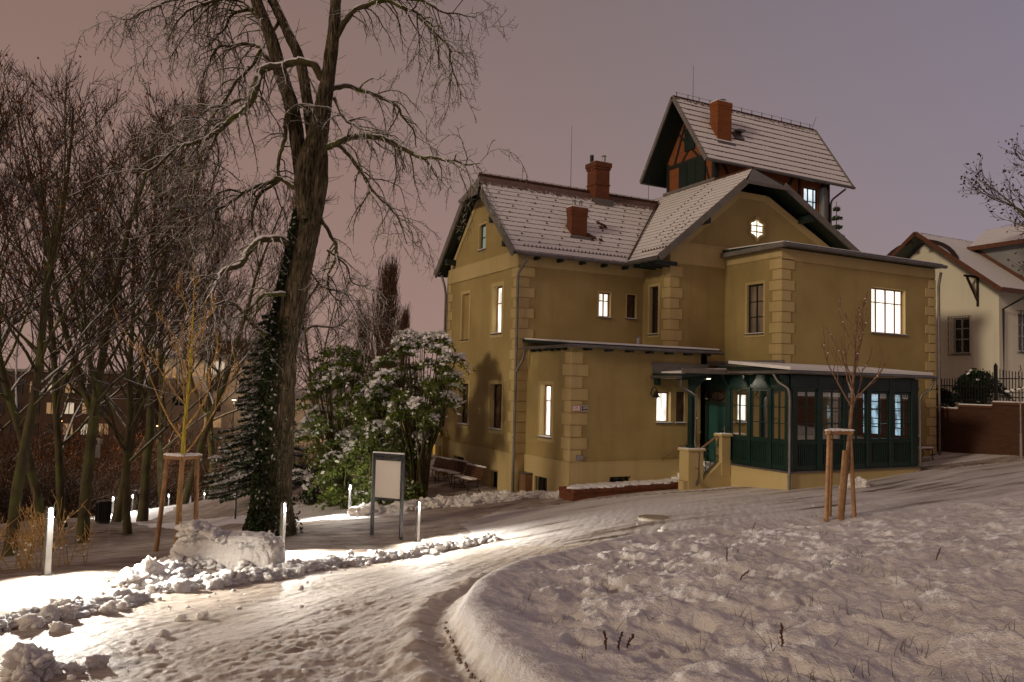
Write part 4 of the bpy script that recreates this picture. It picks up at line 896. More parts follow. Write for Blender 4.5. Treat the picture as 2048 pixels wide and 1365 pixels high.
for t in (.05, .85): m_.tube([(16.55+1.7*t, 21.0, 1.5+.86*t-.02), (16.55+1.7*t, 21.0, 1.5+.86*t-.1), (16.55+1.7*t, 21.09, 1.5+.86*t-.1)], .014, 6)
m_.build('handrail', MT['tan_wood'], ver)
# inside the veranda: bright barred inner windows
window(CF, o_in1, 'lit_brown', 'soffit', (.33, .66), (.2, .4, .6, .8), .05, 0, False, parent=ver, fw_=.07)
SE = Fr('X', 24.34)
for ya, yb in ((18.62, 19.35), (17.72, 18.35)): window(SE, (ya, yb, 2.36, 3.86), 'lit_blue', 'soffit', (.5,), (.2, .4, .6, .8), .0, 0, False, parent=ver, fw_=.05, lab='bluish lit inner window'); window(CF, o_in2, 'brown_glass', 'soffit', (.5,), (.5,), .05, 0, False, parent=ver)
for x in (19.7, 21.2, 22.7):               # hanging shades in the veranda
    m_ = MB(); m_.tube([(x, 18.5, 4.3), (x, 18.5, 3.42)], .008, 5); m_.cyl((x, 18.5, 3.28), .13, .025, .13, 16); m_.build('hanging_lamp_shade', MT['iron'], ver)
# light in the veranda (the room behind is lit) and under the porch
def area(loc, size, power, color, direction, name='lamp_light', parent=None):
    d_ = bpy.data.lights.new(name, 'AREA'); d_.shape = 'DISK'; d_.size = size; d_.energy = power; d_.color = color
    o = bpy.data.objects.new(name, d_); COL.objects.link(o); o.rotation_euler = Vector(direction).to_track_quat('-Z', 'Y').to_euler(); o.location = loc
    if parent is not None: o.parent = parent; o.location = Vector(loc)-world_loc(parent)
    return o
area((24.3, 18.5, 3.1), .6, 4, (.6, .85, 1), (-1, 0, -.1), parent=ver)
pl_ = MB(); pl_.cyl((17.55, 19.85, 4.2), .09, .09, .05, 16); pl_ = pl_.build('porch_lamp', MT['led2'] if 'led2' in MT else MT['steel'], ver)
m_ = MB(); m_.cyl((17.55, 19.85, 4.185), .07, .07, .012, 16); m_.build('lamp_glass', emis('porch_lamp_glass', (1, .85, .65), 6), pl_)
area((17.55, 19.6, 4.15), .14, 9, (1, .86, .68), (.15, -.35, -1), parent=ver)

# low annex at the far end of the gable
m_ = MB(); wall(m_, Fr('X', 12.3), 30.0, 30.7, -.4, [(30.0, 1.55), (30.7, 1.55)], [(30.15, 30.45, .1, 1.2)], .15); m_.box((12.3, 29.98, -.4), (12.6, 30.0, 1.55)); m_.box((12.25, 29.95, 1.55), (12.62, 30.8, 1.62)); m_.box((12.3, 30.7, -.4), (12.6, 30.8, 1.55)); m_.box((12.45, 30.1, .05), (12.49, 30.5, 1.25))
m_.build('annex', WM, villa)
m_ = MB(); m_.box((12.35, 30.6, 2.0), (12.6, 31.0, 3.9)); m_.box((12.3, 30.55, 3.9), (12.6, 31.05, 3.96)); m_.build('bay_window', MT['green'], villa, bevel=.01)
#@@OBJECTS
# ------------------------------------------------------------------ smaller things of the place
_ICO = {}
def ico(sub):
    if sub not in _ICO:
        bm = bmesh.new(); bmesh.ops.create_icosphere(bm, subdivisions=sub, radius=1); bm.verts.ensure_lookup_table()
        _ICO[sub] = (np.array([v.co[:] for v in bm.verts]), np.array([[v.index for v in f.verts] for f in bm.faces])); bm.free()
    return _ICO[sub]
def heap_mesh(parts, seed, sub=3, amp=.35, freq=1.6, boxy=1.0):
    """one lumpy snow mass made of merged displaced lumps: parts = [(x,y,z,sx,sy,sz,rot)]"""
    VV = []; FF = []; b = 0
    for i, (x, y, z, sx, sy, sz, ro) in enumerate(parts):
        S, Fc = ico(max(1, sub-1) if max(sx, sy) < .09 else (sub if max(sx, sy) < .22 else min(sub+1, 6)))
        P_ = np.sign(S)*np.abs(S)**boxy; o = Vector((seed*7.3+i*3.1, i*1.7, seed)); d = []
        fr = freq if max(sx, sy) > .1 else 1.3
        for p in S:
            v = Vector(p)*fr+o; d.append(0.9*mnoise.noise(v*.8)+0.75*abs(mnoise.noise(v*1.9))+0.42*abs(mnoise.noise(v*4.3))+0.2*abs(mnoise.noise(v*9.1))+.08*mnoise.noise(v*19)-.35)
        P_ = P_*(1+amp*np.array(d))[:, None]*np.array([sx, sy, sz]); c, s_ = math.cos(ro), math.sin(ro)
        VV.append(np.c_[P_[:, 0]*c-P_[:, 1]*s_+x, P_[:, 0]*s_+P_[:, 1]*c+y, P_[:, 2]+z]); FF.append(Fc+b); b += len(S)
    return np.vstack(VV), np.vstack(FF)
def heap(name, parts, seed, label, cat='snow heap', group=None, **k):
    V, F = heap_mesh(parts, seed, **k); o = np_mesh(name, V, F, MT['snow_lump']); return tag(o, label, cat, group)
# --- lamp bollards
def bollard(x, y, ddir, label, power, h=0.98, group='lit bollards along the paths', z=None, col=(1, .93, .82)):
    z = ground(x, y) if z is None else z
    t = empty('lamp_bollard', (x, y, z), label, 'bollard lamp', group); t.rotation_euler = (0, 0, math.atan2(ddir[1], ddir[0]))
    m = MB(); w = .042; m.box((-w, -w, -.3), (w, w, h-.2)); m.box((-w, -w, h-.2), (-w+.02, w, h-.02)); m.box((-w, -w, h-.02), (w, w, h))
    m.box((-w+.02, -w, h-.2), (w, -w+.012, h-.02)); m.box((-w+.02, w-.012, h-.2), (w, w, h-.02)); p = m.build('post', MT['post_grey'], None, bevel=.004); p.parent = t
    m = MB(); m.box((-w+.021, -w+.014, h-.19), (.0, w-.014, h-.03)); q = m.build('light_strip', MT['led'], None); q.parent = t
    m = MB(); m.box((-.085, -.085, -.3), (.085, .085, .012)); q = m.build('base_plate', MT['pole'], None); q.parent = t
    d_ = bpy.data.lights.new('lamp_light', 'AREA'); d_.shape = 'RECTANGLE'; d_.size = .08; d_.size_y = .15; d_.energy = power; d_.color = col; d_.spread = math.radians(146)
    o = bpy.data.objects.new('lamp_light', d_); COL.objects.link(o); o.parent = t; o.location = (.056, 0, h-.1); o.rotation_euler = Vector((1, 0, -.62)).to_track_quat('-Z', 'Y').to_euler()
    return t
bollard(-.7, 13.0, (.42, -.90), 'lit metal bollard lamp nearest the camera, at the left edge before the twiggy bush', 330)
bollard(3.24, 16.34, (.62, -.78), 'lit metal bollard lamp standing in front of the big tree trunk', 300)
bollard(6.8, 18.03, (.45, -.89), 'lit metal bollard lamp just right of the blank notice board', 260)
bollard(7.3, 25.8, (-.80, -.60), 'lit bollard lamp beside the snowy evergreen bush behind the notice board', 260)
FB = [(226, 44, 'far lit bollard lamp, leftmost of the row beside the dark bin'), (265, 47, 'far lit bollard lamp, second from the left in the row'), (294, 50, 'far lit bollard lamp, third from the left in the row'),
      (337, 53, 'far lit bollard lamp seen between the posts of the left tree stake'), (380, 56, 'far lit bollard lamp seen inside the left tree stake frame'), (408, 59, 'far lit bollard lamp right of the left tree stake'),
      (423, 62, 'far lit bollard lamp at the bend of the far path'), (487, 78, 'farthest lit bollard lamp under the spruce')]
for px, d, lb in FB:
    p = at(px, 1000, d); bollard(p[0], p[1], (.35, -.93), lb, 120, h=1.0)
for px, d, lb, h in ((206, 42, 'thin dark unlit post left of the far lit bollards', 1.05), (245, 40, 'thin dark unlit post among the far lit bollards', 1.15), (472, 33, 'thin dark unlit post left of the big tree trunk', 1.1)):
    p = at(px, 1000, d); z = ground(p[0], p[1]); m = MB(); m.box((p[0]-.035, p[1]-.035, z-.2), (p[0]+.035, p[1]+.035, z+h)); m.box((p[0]-.045, p[1]-.045, z+h), (p[0]+.045, p[1]+.045, z+h+.02))
    tag(m.build('post', MT['anthracite'], bevel=.004), lb, 'post')
# --- ploughed snow
rng = np.random.RandomState(11)
def bank(path, n, w, hgt, seed, label, zoff=0.0, name='snow_bank', cat='snow bank'):
    P_ = np.array(path); L_ = np.r_[0, np.cumsum(np.hypot(*np.diff(P_, axis=0).T))]; parts = []
    for s_ in np.arange(0, L_[-1], w*.75):
        x = np.interp(s_, L_, P_[:, 0]); y = np.interp(s_, L_, P_[:, 1]); parts.append((x, y, ground(x, y)+zoff, w*1.5, w*1.1, hgt*.72, rng.rand()*3))
    for i in range(n):
        s_ = (i+rng.rand()*.8)/n*L_[-1]; x = np.interp(s_, L_, P_[:, 0]); y = np.interp(s_, L_, P_[:, 1]); k = .5+.65*rng.rand()**1.5
        x += rng.randn()*w*.45; y += rng.randn()*w*.35; a = w*(.45+.6*rng.rand())*min(k, 1.1); h = hgt*k*(.6+.5*rng.rand())
        parts.append((x, y, ground(x, y)+h*.12+zoff, a*1.25, a*.85, h, rng.rand()*3))
    for i in range(n*6):
        s_ = rng.rand()*L_[-1]; x = np.interp(s_, L_, P_[:, 0])+rng.randn()*w*.9; y = np.interp(s_, L_, P_[:, 1])+rng.randn()*w*.8; r = .03+.09*rng.rand()**2
        parts.append((x, y, ground(x, y)+r*.4+zoff, r*1.2, r, r*.85, rng.rand()*3))
    return heap(name, parts, seed, label, cat, sub=4, amp=.62, freq=1.35)
bank([(-3.0, 7.4), (-1.6, 9.0), (-.75, 9.75), (-.2, 10.3), (.35, 10.9)], 40, .19, .12, 3, 'long ploughed snow bank at the left road edge before the nearest bollard')
bank([(.75, 11.5), (1.1, 11.8), (1.6, 12.0), (2.7, 12.6)], 14, .17, .13, 4, 'low crumbly snow edge at the foot of the tall snow block')
bank([(2.9, 13.2), (3.6, 13.9), (4.6, 14.7), (5.6, 15.3)], 30, .20, .15, 5, 'lumpy snow bank right of the tall block, towards the notice board')
bank([(5.9, 15.6), (6.8, 16.2), (7.5, 16.5), (8.1, 16.7)], 22, .20, .17, 6, 'bright snow bank at the foot of the right hand bollard')
bank([(7.2, 23.8), (8.4, 23.6), (9.8, 23.4), (10.8, 23.0), (12.0, 22.6)], 26, .36, .30, 7, 'snow bank thrown up before the evergreen bush and the villa corner')
bank([(12.6, 22.9), (12.5, 22.0), (12.9, 21.0)], 7, .22, .18, 8, 'small snow ridge under the villa corner stones')
def slab():
    parts = [(1.85, 13.66, .84, .80, .34, .42, -.474), (1.55, 13.80, 1.02, .42, .30, .38, -.474), (2.25, 13.45, .86, .42, .30, .38, -.474), (1.25, 13.95, .75, .25, .3, .5, -.3), (1.9, 13.66, 1.22, .3, .18, .12, -.4), (2.5, 13.4, .62, .22, .3, .3, 0)]
    V, F = heap_mesh([(1.85, 13.64, .86, .86, .30, .46, -.474), (1.42, 13.86, 1.0, .30, .27, .40, -.474)], 2, sub=5, amp=.12, freq=1.7, boxy=.42)
    ex_ = []
    for i in range(46):
        t = rng.rand(); x = 1.12+1.45*t; y = 14.05-.78*t+rng.randn()*.10; zt_ = 1.38-.22*t+.05*math.sin(9*t); r = .05+.10*rng.rand(); ex_.append((x, y, zt_-r*.3, r*1.3, r, r*.8, rng.rand()*3))
    for i in range(30):
        t = rng.rand(); x = 1.0+1.7*t; y = 13.75-.80*t+rng.randn()*.06; r = .04+.09*rng.rand(); ex_.append((x, y, ground(x, y)+r*.5, r*1.3, r, r*.9, rng.rand()*3))
    V2, F2 = heap_mesh(ex_, 3, sub=4, amp=.7, freq=1.4); V, F = np.vstack([V, V2]), np.vstack([F, F2+len(V)]); o = np_mesh('snow_block', V, F, MT['snow_lump'])
    tag(o, 'tall solid block of shovelled snow before the left staked tree', 'snow block')
slab()
bank([(.4, 12.2), (.7, 12.6), (.95, 13.0)], 6, .24, .22, 14, 'small bright snow ridge left of the tall snow block')
LUMPS = [(60, 1362, 6.4, .26, 'big rounded snow lump at the bottom left corner of the road'), (150, 1348, 6.6, .09, 'snow lump next right of the corner lump'), (196, 1334, 6.7, .10, 'round snow lump lying farthest right of the corner lumps'),
  (120, 1262, 8.3, .10, 'small snow lump below the long left bank'), (325, 1274, 7.9, .07, 'small snow crumb alone in the middle of the left road'), (298, 1300, 7.5, .06, 'small snow crumb, lower one in mid road'),
  (405, 1240, 8.6, .08, 'small upright snow crumb on the road beyond the mid road crumbs'), (362, 1243, 8.6, .07, 'low snow crumb beside the upright one'), (600, 1180, 11, .06, 'small snow crumb at the road by the second bank'),
  (1326, 1065, 13.6, .10, 'small white snow lump on the dark forecourt'), (1735, 972, None, .33, 'big snow lump by the veranda foot'), (1690, 985, None, .12, 'low snow lump left of the veranda lump')]
for i, (px, py, d, r, lb) in enumerate(LUMPS):
    if d is None: p = np.array([20.45, 16.45, 0]) if px > 1700 else np.array([19.6, 16.2, 0])
    else: p, dd_ = hit(px, py); r = r*min(1, dd_/d)*.9
    z = ground(p[0], p[1]); n = 1 if r < .09 else 4
    parts = [(p[0]+rng.randn()*r*.4*(j > 0), p[1]+rng.randn()*r*.4*(j > 0), z+r*.3, r*(1 if j == 0 else .5), r*.8*(1 if j == 0 else .5), r*.75*(1 if j == 0 else .5), rng.rand()*3) for j in range(n)]
    heap('snow_lump', parts, 30+i, lb, 'snow lump', 'snow lumps fallen on the road', sub=5, amp=.75, freq=1.1)
# crumbs too many to count
parts = []
for i in range(170):
    t = rng.rand(); q = rng.rand()
    if q < .5: x = -1.5+7*t+rng.randn()*.5; y = 7+9*t**.8-rng.rand()*1.6
    elif q < .7: x = 9+9*rng.rand(); y = 14+4*rng.rand()
    else: x = 1.2+2.4*t-rng.rand()*2.4; y = 4.8+4.5*t
    if sdist(np.array([x]), np.array([y]), CURB)[0] > -.1: continue
    r = .008+.024*rng.rand()**2.5; parts.append((x, y, ground(x, y)+r*.3, r*1.2, r, r*.8, rng.rand()*3))
V, F = heap_mesh(parts, 90, sub=1, amp=.3); tag(np_mesh('snow_crumbs', V, F, MT['snow_lump']), 'tiny snow crumbs scattered over the road', 'snow crumbs', kind='stuff')
# --- notice board
p1, p2 = np.array([5.98, 19.08]), np.array([6.52, 18.44])
nb = empty('notice_board', ((p1[0]+p2[0])/2, (p1[1]+p2[1])/2, 0), 'blank grey notice board on two dark posts in the snow', 'notice board')
for q in (p1, p2):
    m = MB(); z = ground(*q); m.box((q[0]-.04, q[1]-.04, z-.3), (q[0]+.04, q[1]+.04, 2.05)); m.build('post', MT['anthracite'], nb, bevel=.005)
d = (p2-p1)/np.linalg.norm(p2-p1); a = p1+d*.06; b = p2-d*.06
m = MB(); m.beam((*a, 1.42), (*b, 1.42), .03, .92); m.build('panel', MT['board_face'], nb)
m = MB(); m.beam((*a, 1.93), (*b, 1.93), .05, .06); m.beam((*a, .93), (*b, .93), .05, .05); m.beam((*a, 2.02), (*b, 2.02), .05, .05)
for i in range(12): q = a+(b-a)*(i+.5)/12; m.beam((*q, 1.95), (*q, 2.0), .012, .02)
m.build('rail', MT['anthracite'], nb)
m = MB(); m.beam((*(p1-d*.03), 2.075), (*(p2+d*.03), 2.075), .08, .035); m.build('snow_cover', MT['snow'], nb, bevel=.015)
# --- benches
def bench(loc, rz, L_, label, group):
    t = empty('park_bench', loc, label, 'bench', group); t.rotation_euler = (0, 0, rz)
    m = MB(); 
    for i in range(6): m.box((-L_/2, -.26+i*.075, .43+.012*abs(i-2)), (L_/2, -.20+i*.075, .46+.012*abs(i-2)))
    s_ = m.build('seat', MT['tan_wood'], None, bevel=.004); s_.parent = t
    m = MB()
    for i in range(6): y = .22+.025*i; z = .52+i*.062; m.beam((-L_/2, y, z), (L_/2, y, z), .02, .052)
    s_ = m.build('backrest', MT['rusty_board'], None); s_.parent = t
    for x in (-L_/2+.12, L_/2-.12):
        m = MB(); m.tube([(x, -.27, .0), (x, -.22, .2), (x, -.25, .42), (x, 0, .41), (x, .2, .43), (x, .3, .7), (x, .38, .9)], .018, 6); m.tube([(x, .28, 0), (x, .12, .22), (x, .18, .43)], .018, 6); m.tube([(x, -.26, .1), (x, .27, .04)], .012, 6)
        s_ = m.build('leg', MT['iron'], None, smooth=True); s_.parent = t
    V, F = heap_mesh([(xx, -.06+rng.randn()*.02, .49, L_/9, .2, .045, 0) for xx in np.linspace(-L_/2+.12, L_/2-.12, 6)], int(loc[1]*10), 3, .3)
    s_ = np_mesh('seat_snow', V, F, MT['snow']); s_.parent = t
    V, F = heap_mesh([(xx, .37, .90, L_/8, .05, .035, 0) for xx in np.linspace(-L_/2+.08, L_/2-.08, 6)], 5+int(loc[1]*10), 2, .3)
    s_ = np_mesh('back_snow', V, F, MT['snow']); s_.parent = t
    return t
for y, lb in ((25.75, 'snowy park bench nearest the corner downpipe, rightmost of three by the villa'), (27.3, 'snowy park bench in the middle of three by the villa'), (28.85, 'snowy park bench at the far left of three by the villa')):
    bench((11.55, y, ground(11.55, y)), math.radians(-90+6), 1.25, lb, 'snowy benches under the gable wall')
bench((26.9, 18.95, ground(26.9, 18.95)+.02), 0, 1.3, 'snowy park bench between the veranda and the right downpipe', 'snowy benches')
# --- slatted box by the corner
t = empty('wooden_box', (12.86, 23.6, 0), 'brown slatted wooden box standing beside the corner downpipe', 'box')
m = MB(); m.box((12.72, 23.42, -.1), (13.0-.06, 23.9, .80))
m.build('body', MT['dark_wood'], t)
m = MB()
for i in range(8): m.box((12.66+i*.038, 23.40, -.05), (12.685+i*.038, 23.419, .78)); m.box((12.70, 23.46+i*.055, -.05), (12.719, 23.495+i*.055, .78))
m.build('slats', MT['tan_wood'], t); m = MB(); m.box((12.66, 23.38, .802), (12.95, 23.9, .84)); m.build('lid', MT['zinc'], t)
# --- brick bed wall before the single-storey corner
t = empty('brick_planter', (15.4, 20.3, .4), 'low red brick bed wall topped with snow along the villa', 'brick wall')
m = MB()
def wz(x): return .70+.012*(x-12.62)
segs = [(12.6, 14.5), (14.5, 16.4), (16.4, 18.2)]
for i, (xa, xb) in enumerate(segs):
    zt_ = wz((xa+xb)/2)+.012*i; m.box((xa, 20.2, -.3), (xb, 20.42, zt_-.12)); 
m.box((12.6, 20.42, -.3), (12.82, 21.04, .58)); m.build('wall', MT['brick'], t)
m = MB()
for x in np.arange(12.6, 18.2, .085):
    i = 0 if x < 14.5 else (1 if x < 16.4 else 2); zt_ = wz(15.4)+.012*i; zt_ = wz((segs[i][0]+segs[i][1])/2)+.012*i; m.box((x, 20.17, zt_-.118), (x+.072, 20.44, zt_))
for y in np.arange(20.46, 21.0, .085): m.box((12.58, y, .585), (12.84, y+.072, .70))
m.build('soldier_course', MT['brick'], t, bevel=.005)
V, F = heap_mesh([(x, 20.5+.18*(x > 12.9), wz(x)+.005, .30, .30+.1*(x > 12.9), .07, 0) for x in np.arange(12.9, 18.2, .26)], 71, 3, .35); o = np_mesh('snow_cover', V, F, MT['snow'], t); o.location = -world_loc(t)
m = MB(); m.box((12.82, 20.44, -.3), (18.0, 21.03, .62)); m.build('soil', MT['snow'], t)
# --- manhole
m = MB(); z = ground(11.71, 15.07); m.cyl((11.71, 15.07, z-.05), .40, .40, .075, 32); m.cyl((11.71, 15.07, z+.025), .33, .33, .008, 32)
mt_, n_, l_, b_ = new_mat('wet_cover'); b_.inputs['Base Color'].default_value = (.5, .45, .4, 1); b_.inputs['Roughness'].default_value = .12; b_.inputs['Metallic'].default_value = .3
tag(m.build('manhole_cover', mt_, smooth=False), 'round wet shining manhole cover in the forecourt', 'manhole cover')
# --- house number plates, plaque, wall lamps
def plate(x0, x1, z0, z1, face, edge, txt, sub, tcol, label, n=.036, tz=.6):
    m = MB(); EF.box(m, x0, x1, z0, z1, n, n+.012); o = m.build('number_plate' if txt else 'plaque', face, bevel=.002); tag(o, label, 'sign')
    b = MB(); k = .012
    for q in ((x0, x1, z0, z0+k), (x0, x1, z1-k, z1), (x0, x0+k, z0+k, z1-k), (x1-k, x1, z0+k, z1-k)): EF.box(b, *q, n+.012, n+.016)
    if txt: EF.box(b, x0+.05, x1-.05, z0+.032, z0+.044, n+.012, n+.0155)
    b.build('border', edge, o)
    for tx, sz, zz in ((txt, .115, z0+(z1-z0)*.42), (sub, .034, z0+.026)):
        if not tx: continue
        c = bpy.data.curves.new('lettering', 'FONT'); c.body = tx; c.size = sz; c.align_x = 'CENTER'; c.extrude = .001; f = bpy.data.objects.new('lettering', c); COL.objects.link(f)
        bpy.context.view_layer.update(); me_ = bpy.data.meshes.new_from_object(f); bpy.data.objects.remove(f); f = bpy.data.objects.new('lettering', me_); COL.objects.link(f); me_.materials.clear(); me_.materials.append(tcol)
        f.parent = o; f.location = ((x0+x1)/2, 21.1-n-.017, zz); f.rotation_euler = (math.pi/2, 0, 0)
red = basic('red_enamel', (.45, .03, .03), (.5, .04, .04), .3, 4, 0); wht = basic('white_enamel', (.7, .66, .64), (.75, .7, .68), .3, 4, 0); blk = basic('black_enamel', (.015, .015, .02), (.02, .02, .03), .3, 4, 0)
plate(13.05, 13.32, 3.05, 3.24, wht, red, '26', None, red, 'white house number plate with red 26 on the corner stones')
plate(13.37, 13.62, 3.05, 3.24, blk, wht, '208', None, wht, 'black house number plate with white 208 on the corner stones')
plate(13.21, 13.49, 1.50, 1.66, basic('grey_plaque', (.25, .24, .26), (.3, .29, .31), .4, 4, 0), MT['zinc'], None, None, None, 'small grey plaque low on the corner stones')
for x, lb in ((16.13, 'black gooseneck wall lamp left of the lit ground floor window'), (18.3, 'black gooseneck wall lamp beside the green door')):
    t = empty('wall_lamp', (x, 21.1, 3.6), lb, 'wall lamp', 'gooseneck wall lamps')
    m = MB(); m.cyl((x, 21.02, 3.6), .05, .05, .02, 12); m.tube([(x, 21.09, 3.66), (x, 20.99, 3.84), (x, 20.88, 3.9), (x, 20.8, 3.84), (x, 20.79, 3.72)], .016, 8); m.build('arm', MT['iron'], t, smooth=True)
    m = MB(); m.tube([(x, 20.79, 3.76), (x, 20.79, 3.70), (x, 20.79, 3.60), (x, 20.79, 3.54)], [.03, .06, .09, .15], 18, cap=False); m.build('lamp_shade', MT['iron'], t, smooth=True)
    m = MB(); m.cyl((x, 20.79, 3.5), .05, .05, .06, 14); m.build('bulb', MT['board_face'], t, smooth=True)
# --- lamp / camera pole and bin on the left
p = at(172, 1030, 34); z = ground(p[0], p[1]); t = empty('camera_pole', (p[0], p[1], z), 'thin steel pole with a grey box and camera among the left trees', 'pole')
m = MB(); m.cyl((p[0], p[1], z-.2), .06, .05, 3.9, 12); m.build('pole', MT['steel'], t); m = MB(); m.box((p[0]+.02, p[1]-.35, z+2.9), (p[0]+.42, p[1]-.05, z+3.45)); m.box((p[0]-.05, p[1]-.3, z+2.2), (p[0]+.12, p[1]-.06, z+2.5)); m.build('control_box', MT['steel'], t, bevel=.02)
m = MB(); m.tube([(p[0]-.2, p[1], z+3.68), (p[0]+.4, p[1]-.2, z+3.72)], .04, 8); m.cyl((p[0]+.4, p[1]-.2, z+3.5), .09, .11, .2, 12); m.build('camera', MT['steel'], t)
p = at(186, 1030, 34.5); z = ground(p[0], p[1]); t = empty('litter_bin', (p[0]+.4, p[1], z), 'dark round slatted litter bin beside the camera pole', 'litter bin'); x, y = p[0]+.4, p[1]
m = MB(); m.cyl((x, y, z-.1), .28, .28, 1.0, 18)
m.build('body', MT['pole'], t); m = MB()
for i in range(20): a = i*math.pi/10; m.beam((x+.3*math.cos(a), y+.3*math.sin(a), z+.08), (x+.3*math.cos(a), y+.3*math.sin(a), z+.88), .03, .03)
m.build('slats', MT['iron'], t); m = MB(); m.cyl((x, y, z+.9), .32, .3, .06, 18); m.build('rim', MT['iron'], t)
# --- retaining wall, fence, pole on the right
t = empty('retaining_wall', (29.9, 18, 1.6), 'dark red brick retaining wall with stepped snowy coping', 'wall')
m = MB(); cp = MB(); sn = MB()
for y0, y1, zt_ in ((4, 17.95, 3.62), (17.95, 19.3, 3.47), (19.3, 34, 3.31)):
    m.box((29.9, y0, .5), (30.2, y1, zt_-.08)); cp.box((29.84, y0-.001, zt_-.08), (30.26, y1-.002, zt_)); sn.box((29.86, y0+.01, zt_+.001), (30.24, y1-.01, zt_+.05))
split_loose(m.build('wall', MT['brick_dark'], t), 'wall'); split_loose(cp.build('coping', MT['rusty_board'], t), 'coping'); sn.build('snow_cover', MT['snow'], t, bevel=.02)
t = empty('iron_fence', (30.05, 18, 3.6), 'black iron picket fence on top of the brick retaining wall', 'fence')
def pick(y0, y1, zb, f):
    m = MB()
    for y in np.arange(y0, y1, .115): h = f(y); m.box((30.035, y-.012, zb), (30.06, y+.012, h)); m.add([(30.035, y-.02, h), (30.06, y-.02, h), (30.06, y+.02, h), (30.035, y+.02, h), (30.047, y, h+.09)], [(0, 1, 4), (1, 2, 4), (2, 3, 4), (3, 0, 4)])
    m.box((30.03, y0, zb+.12), (30.065, y1, zb+.16)); m.box((30.03, y0, zb+.30), (30.065, y1, zb+.33)); m.box((30.03, y0, f((y0+y1)/2)-.22), (30.065, y1, f((y0+y1)/2)-.18)); return m
pick(12, 17.8, 3.68, lambda y: 4.72+.12*max(0, (y-16.9)/.9)**2).build('pickets', MT['iron'], t)
pick(18.02, 26, 3.54, lambda y: 4.42+.28*math.exp(-(y-18.02)/.9)).build('pickets', MT['iron'], t)
m = MB(); m.box((30.0, 17.86, 3.62), (30.1, 17.96, 5.02)); m.cyl((30.05, 17.91, 5.02), .06, .01, .1, 10); m.build('post', MT['iron'], t)
p = onX(2042, 910, 29.0); t = empty('lamp_post', (p[0], p[1], ground(p[0], p[1])), 'slim pale pole with snowy crossarm at the right edge', 'pole'); z = ground(p[0], p[1])
m = MB(); m.cyl((p[0], p[1], z-.2), .035, .022, 3.1, 10); m.cyl((p[0], p[1], z), .05, .05, .9, 10); m.build('pole', MT['steel'], t)
m = MB(); m.tube([(p[0]-.1, p[1]+.42, z+2.35), (p[0], p[1], z+2.55), (p[0]+.1, p[1]-.3, z+2.6)], .03, 8); m.tube([(p[0], p[1], z+2.9), (p[0]+.02, p[1]+.08, z+3.05), (p[0]-.02, p[1]-.05, z+3.2), (p[0], p[1], z+3.35)], .015, 6); m.build('crossarm', MT['iron'], t)
V, F = heap_mesh([(p[0]-.1+.05*i, p[1]+.40-.16*i, z+2.40+.05*i, .06, .1, .05, 0) for i in range(5)], 44, 2, .4); o = np_mesh('snow_cover', V, F, MT['snow'], t); o.location = -world_loc(t)
# --- neighbouring house
nh = empty('neighbour_house', (34, 24, 3.3), 'pale rendered house with red edged snowy roof behind the brick wall', 'house')
NG, NF = Fr('X', 34.0), Fr('Y', 20.1); SN = .764; ny, nz = 23.3, 11.40
def zn(y): return nz-abs(y-ny)*SN
ow = (21.42, 22.2, 5.72, 7.34)
m = MB(); wall(m, NG, 20.1, 26.6, 2.5, [(20.1, zn(20.1)-.1), (ny, nz-.25), (26.6, zn(26.6)-.1)], [ow], .12)
q = onY(2036, 625, 20.1); q2 = onY(2060, 705, 20.1); ow2 = (float(q[0]), float(q[0])+1.0, float(q2[2]), float(q[2]))
wall(m, NF, 34.0, 50, 2.5, [(34, zn(20.1)-.1), (50, zn(20.1)-.1)], [ow2], .12); m.build('wall', [MT['white_wall'], MT['white_wall']], nh)
MT['white_frame'] = basic('white_window_frame', (.45, .43, .40), (.5, .48, .45), .5, 6, .05)
for fr, o_ in ((NG, ow), (NF, ow2)):
    w = window(fr, o_, 'dark_glass', 'white_frame', (.5,), (.4, .7), .1, 0, True, parent=nh, fw_=.07, bar=.05)
    g_ = MB(); a, b, c, d = o_; a -= .1; b += .1; c -= .08; d += .06
    for i in range(8):
        for j in range(11):
            u = a+(b-a)*(i+.5*(j % 2))/7.5; v = c+(d-c)*j/10
            if j < 10: g_.tube([fr.P(u, v, .16), fr.P(u+(.05 if j % 2 == 0 else -.05), v+(d-c)/20, .19), fr.P(u+(.066 if j % 2 == 0 else -.066), v+(d-c)/10, .16)], .009, 4)
    for z_ in (c, d): g_.tube([fr.P(a, z_, .16), fr.P(b, z_, .16)], .012, 5)
    for u in (a, b): g_.tube([fr.P(u, c, .16), fr.P(u, d, .16)], .012, 5); g_.tube([fr.P(u, c, .0), fr.P(u, c, .16)], .01, 5); g_.tube([fr.P(u, d, .0), fr.P(u, d, .16)], .01, 5)
    g_.build('window_grille', MT['iron'], w)
m = MB(); m.slab([(33.0, 19.4, zn(19.4)), (52, 19.4, zn(19.4)), (52, ny, nz), (33.0, ny, nz)], .14, 0, 1, ex, (33, ny, nz)); m.slab([(33.0, ny, nz), (52, ny, nz), (52, 27.3, zn(27.3)), (33, 27.3, zn(27.3))], .14, 0, 1, ex, (33, ny, nz))
S = onY(1935, 498, 21.9)
for _ in range(30):                      # where the cross wing meets the slope
    S = onY(1935, 498, S[1]+(zn(S[1])-S[2])*-0.4 if False else S[1]); break
ys = np.linspace(19.6, 23.2, 400); k_ = min(ys, key=lambda y: abs(onY(1935, 498, y)[2]-zn(y))); S = onY(1935, 498, k_)
sx, sy, sz = map(float, S)
nroof = m.build('roof', [MT['tiles_n'], MT['soffit']], nh, label='pale snowy roof of the neighbouring house')
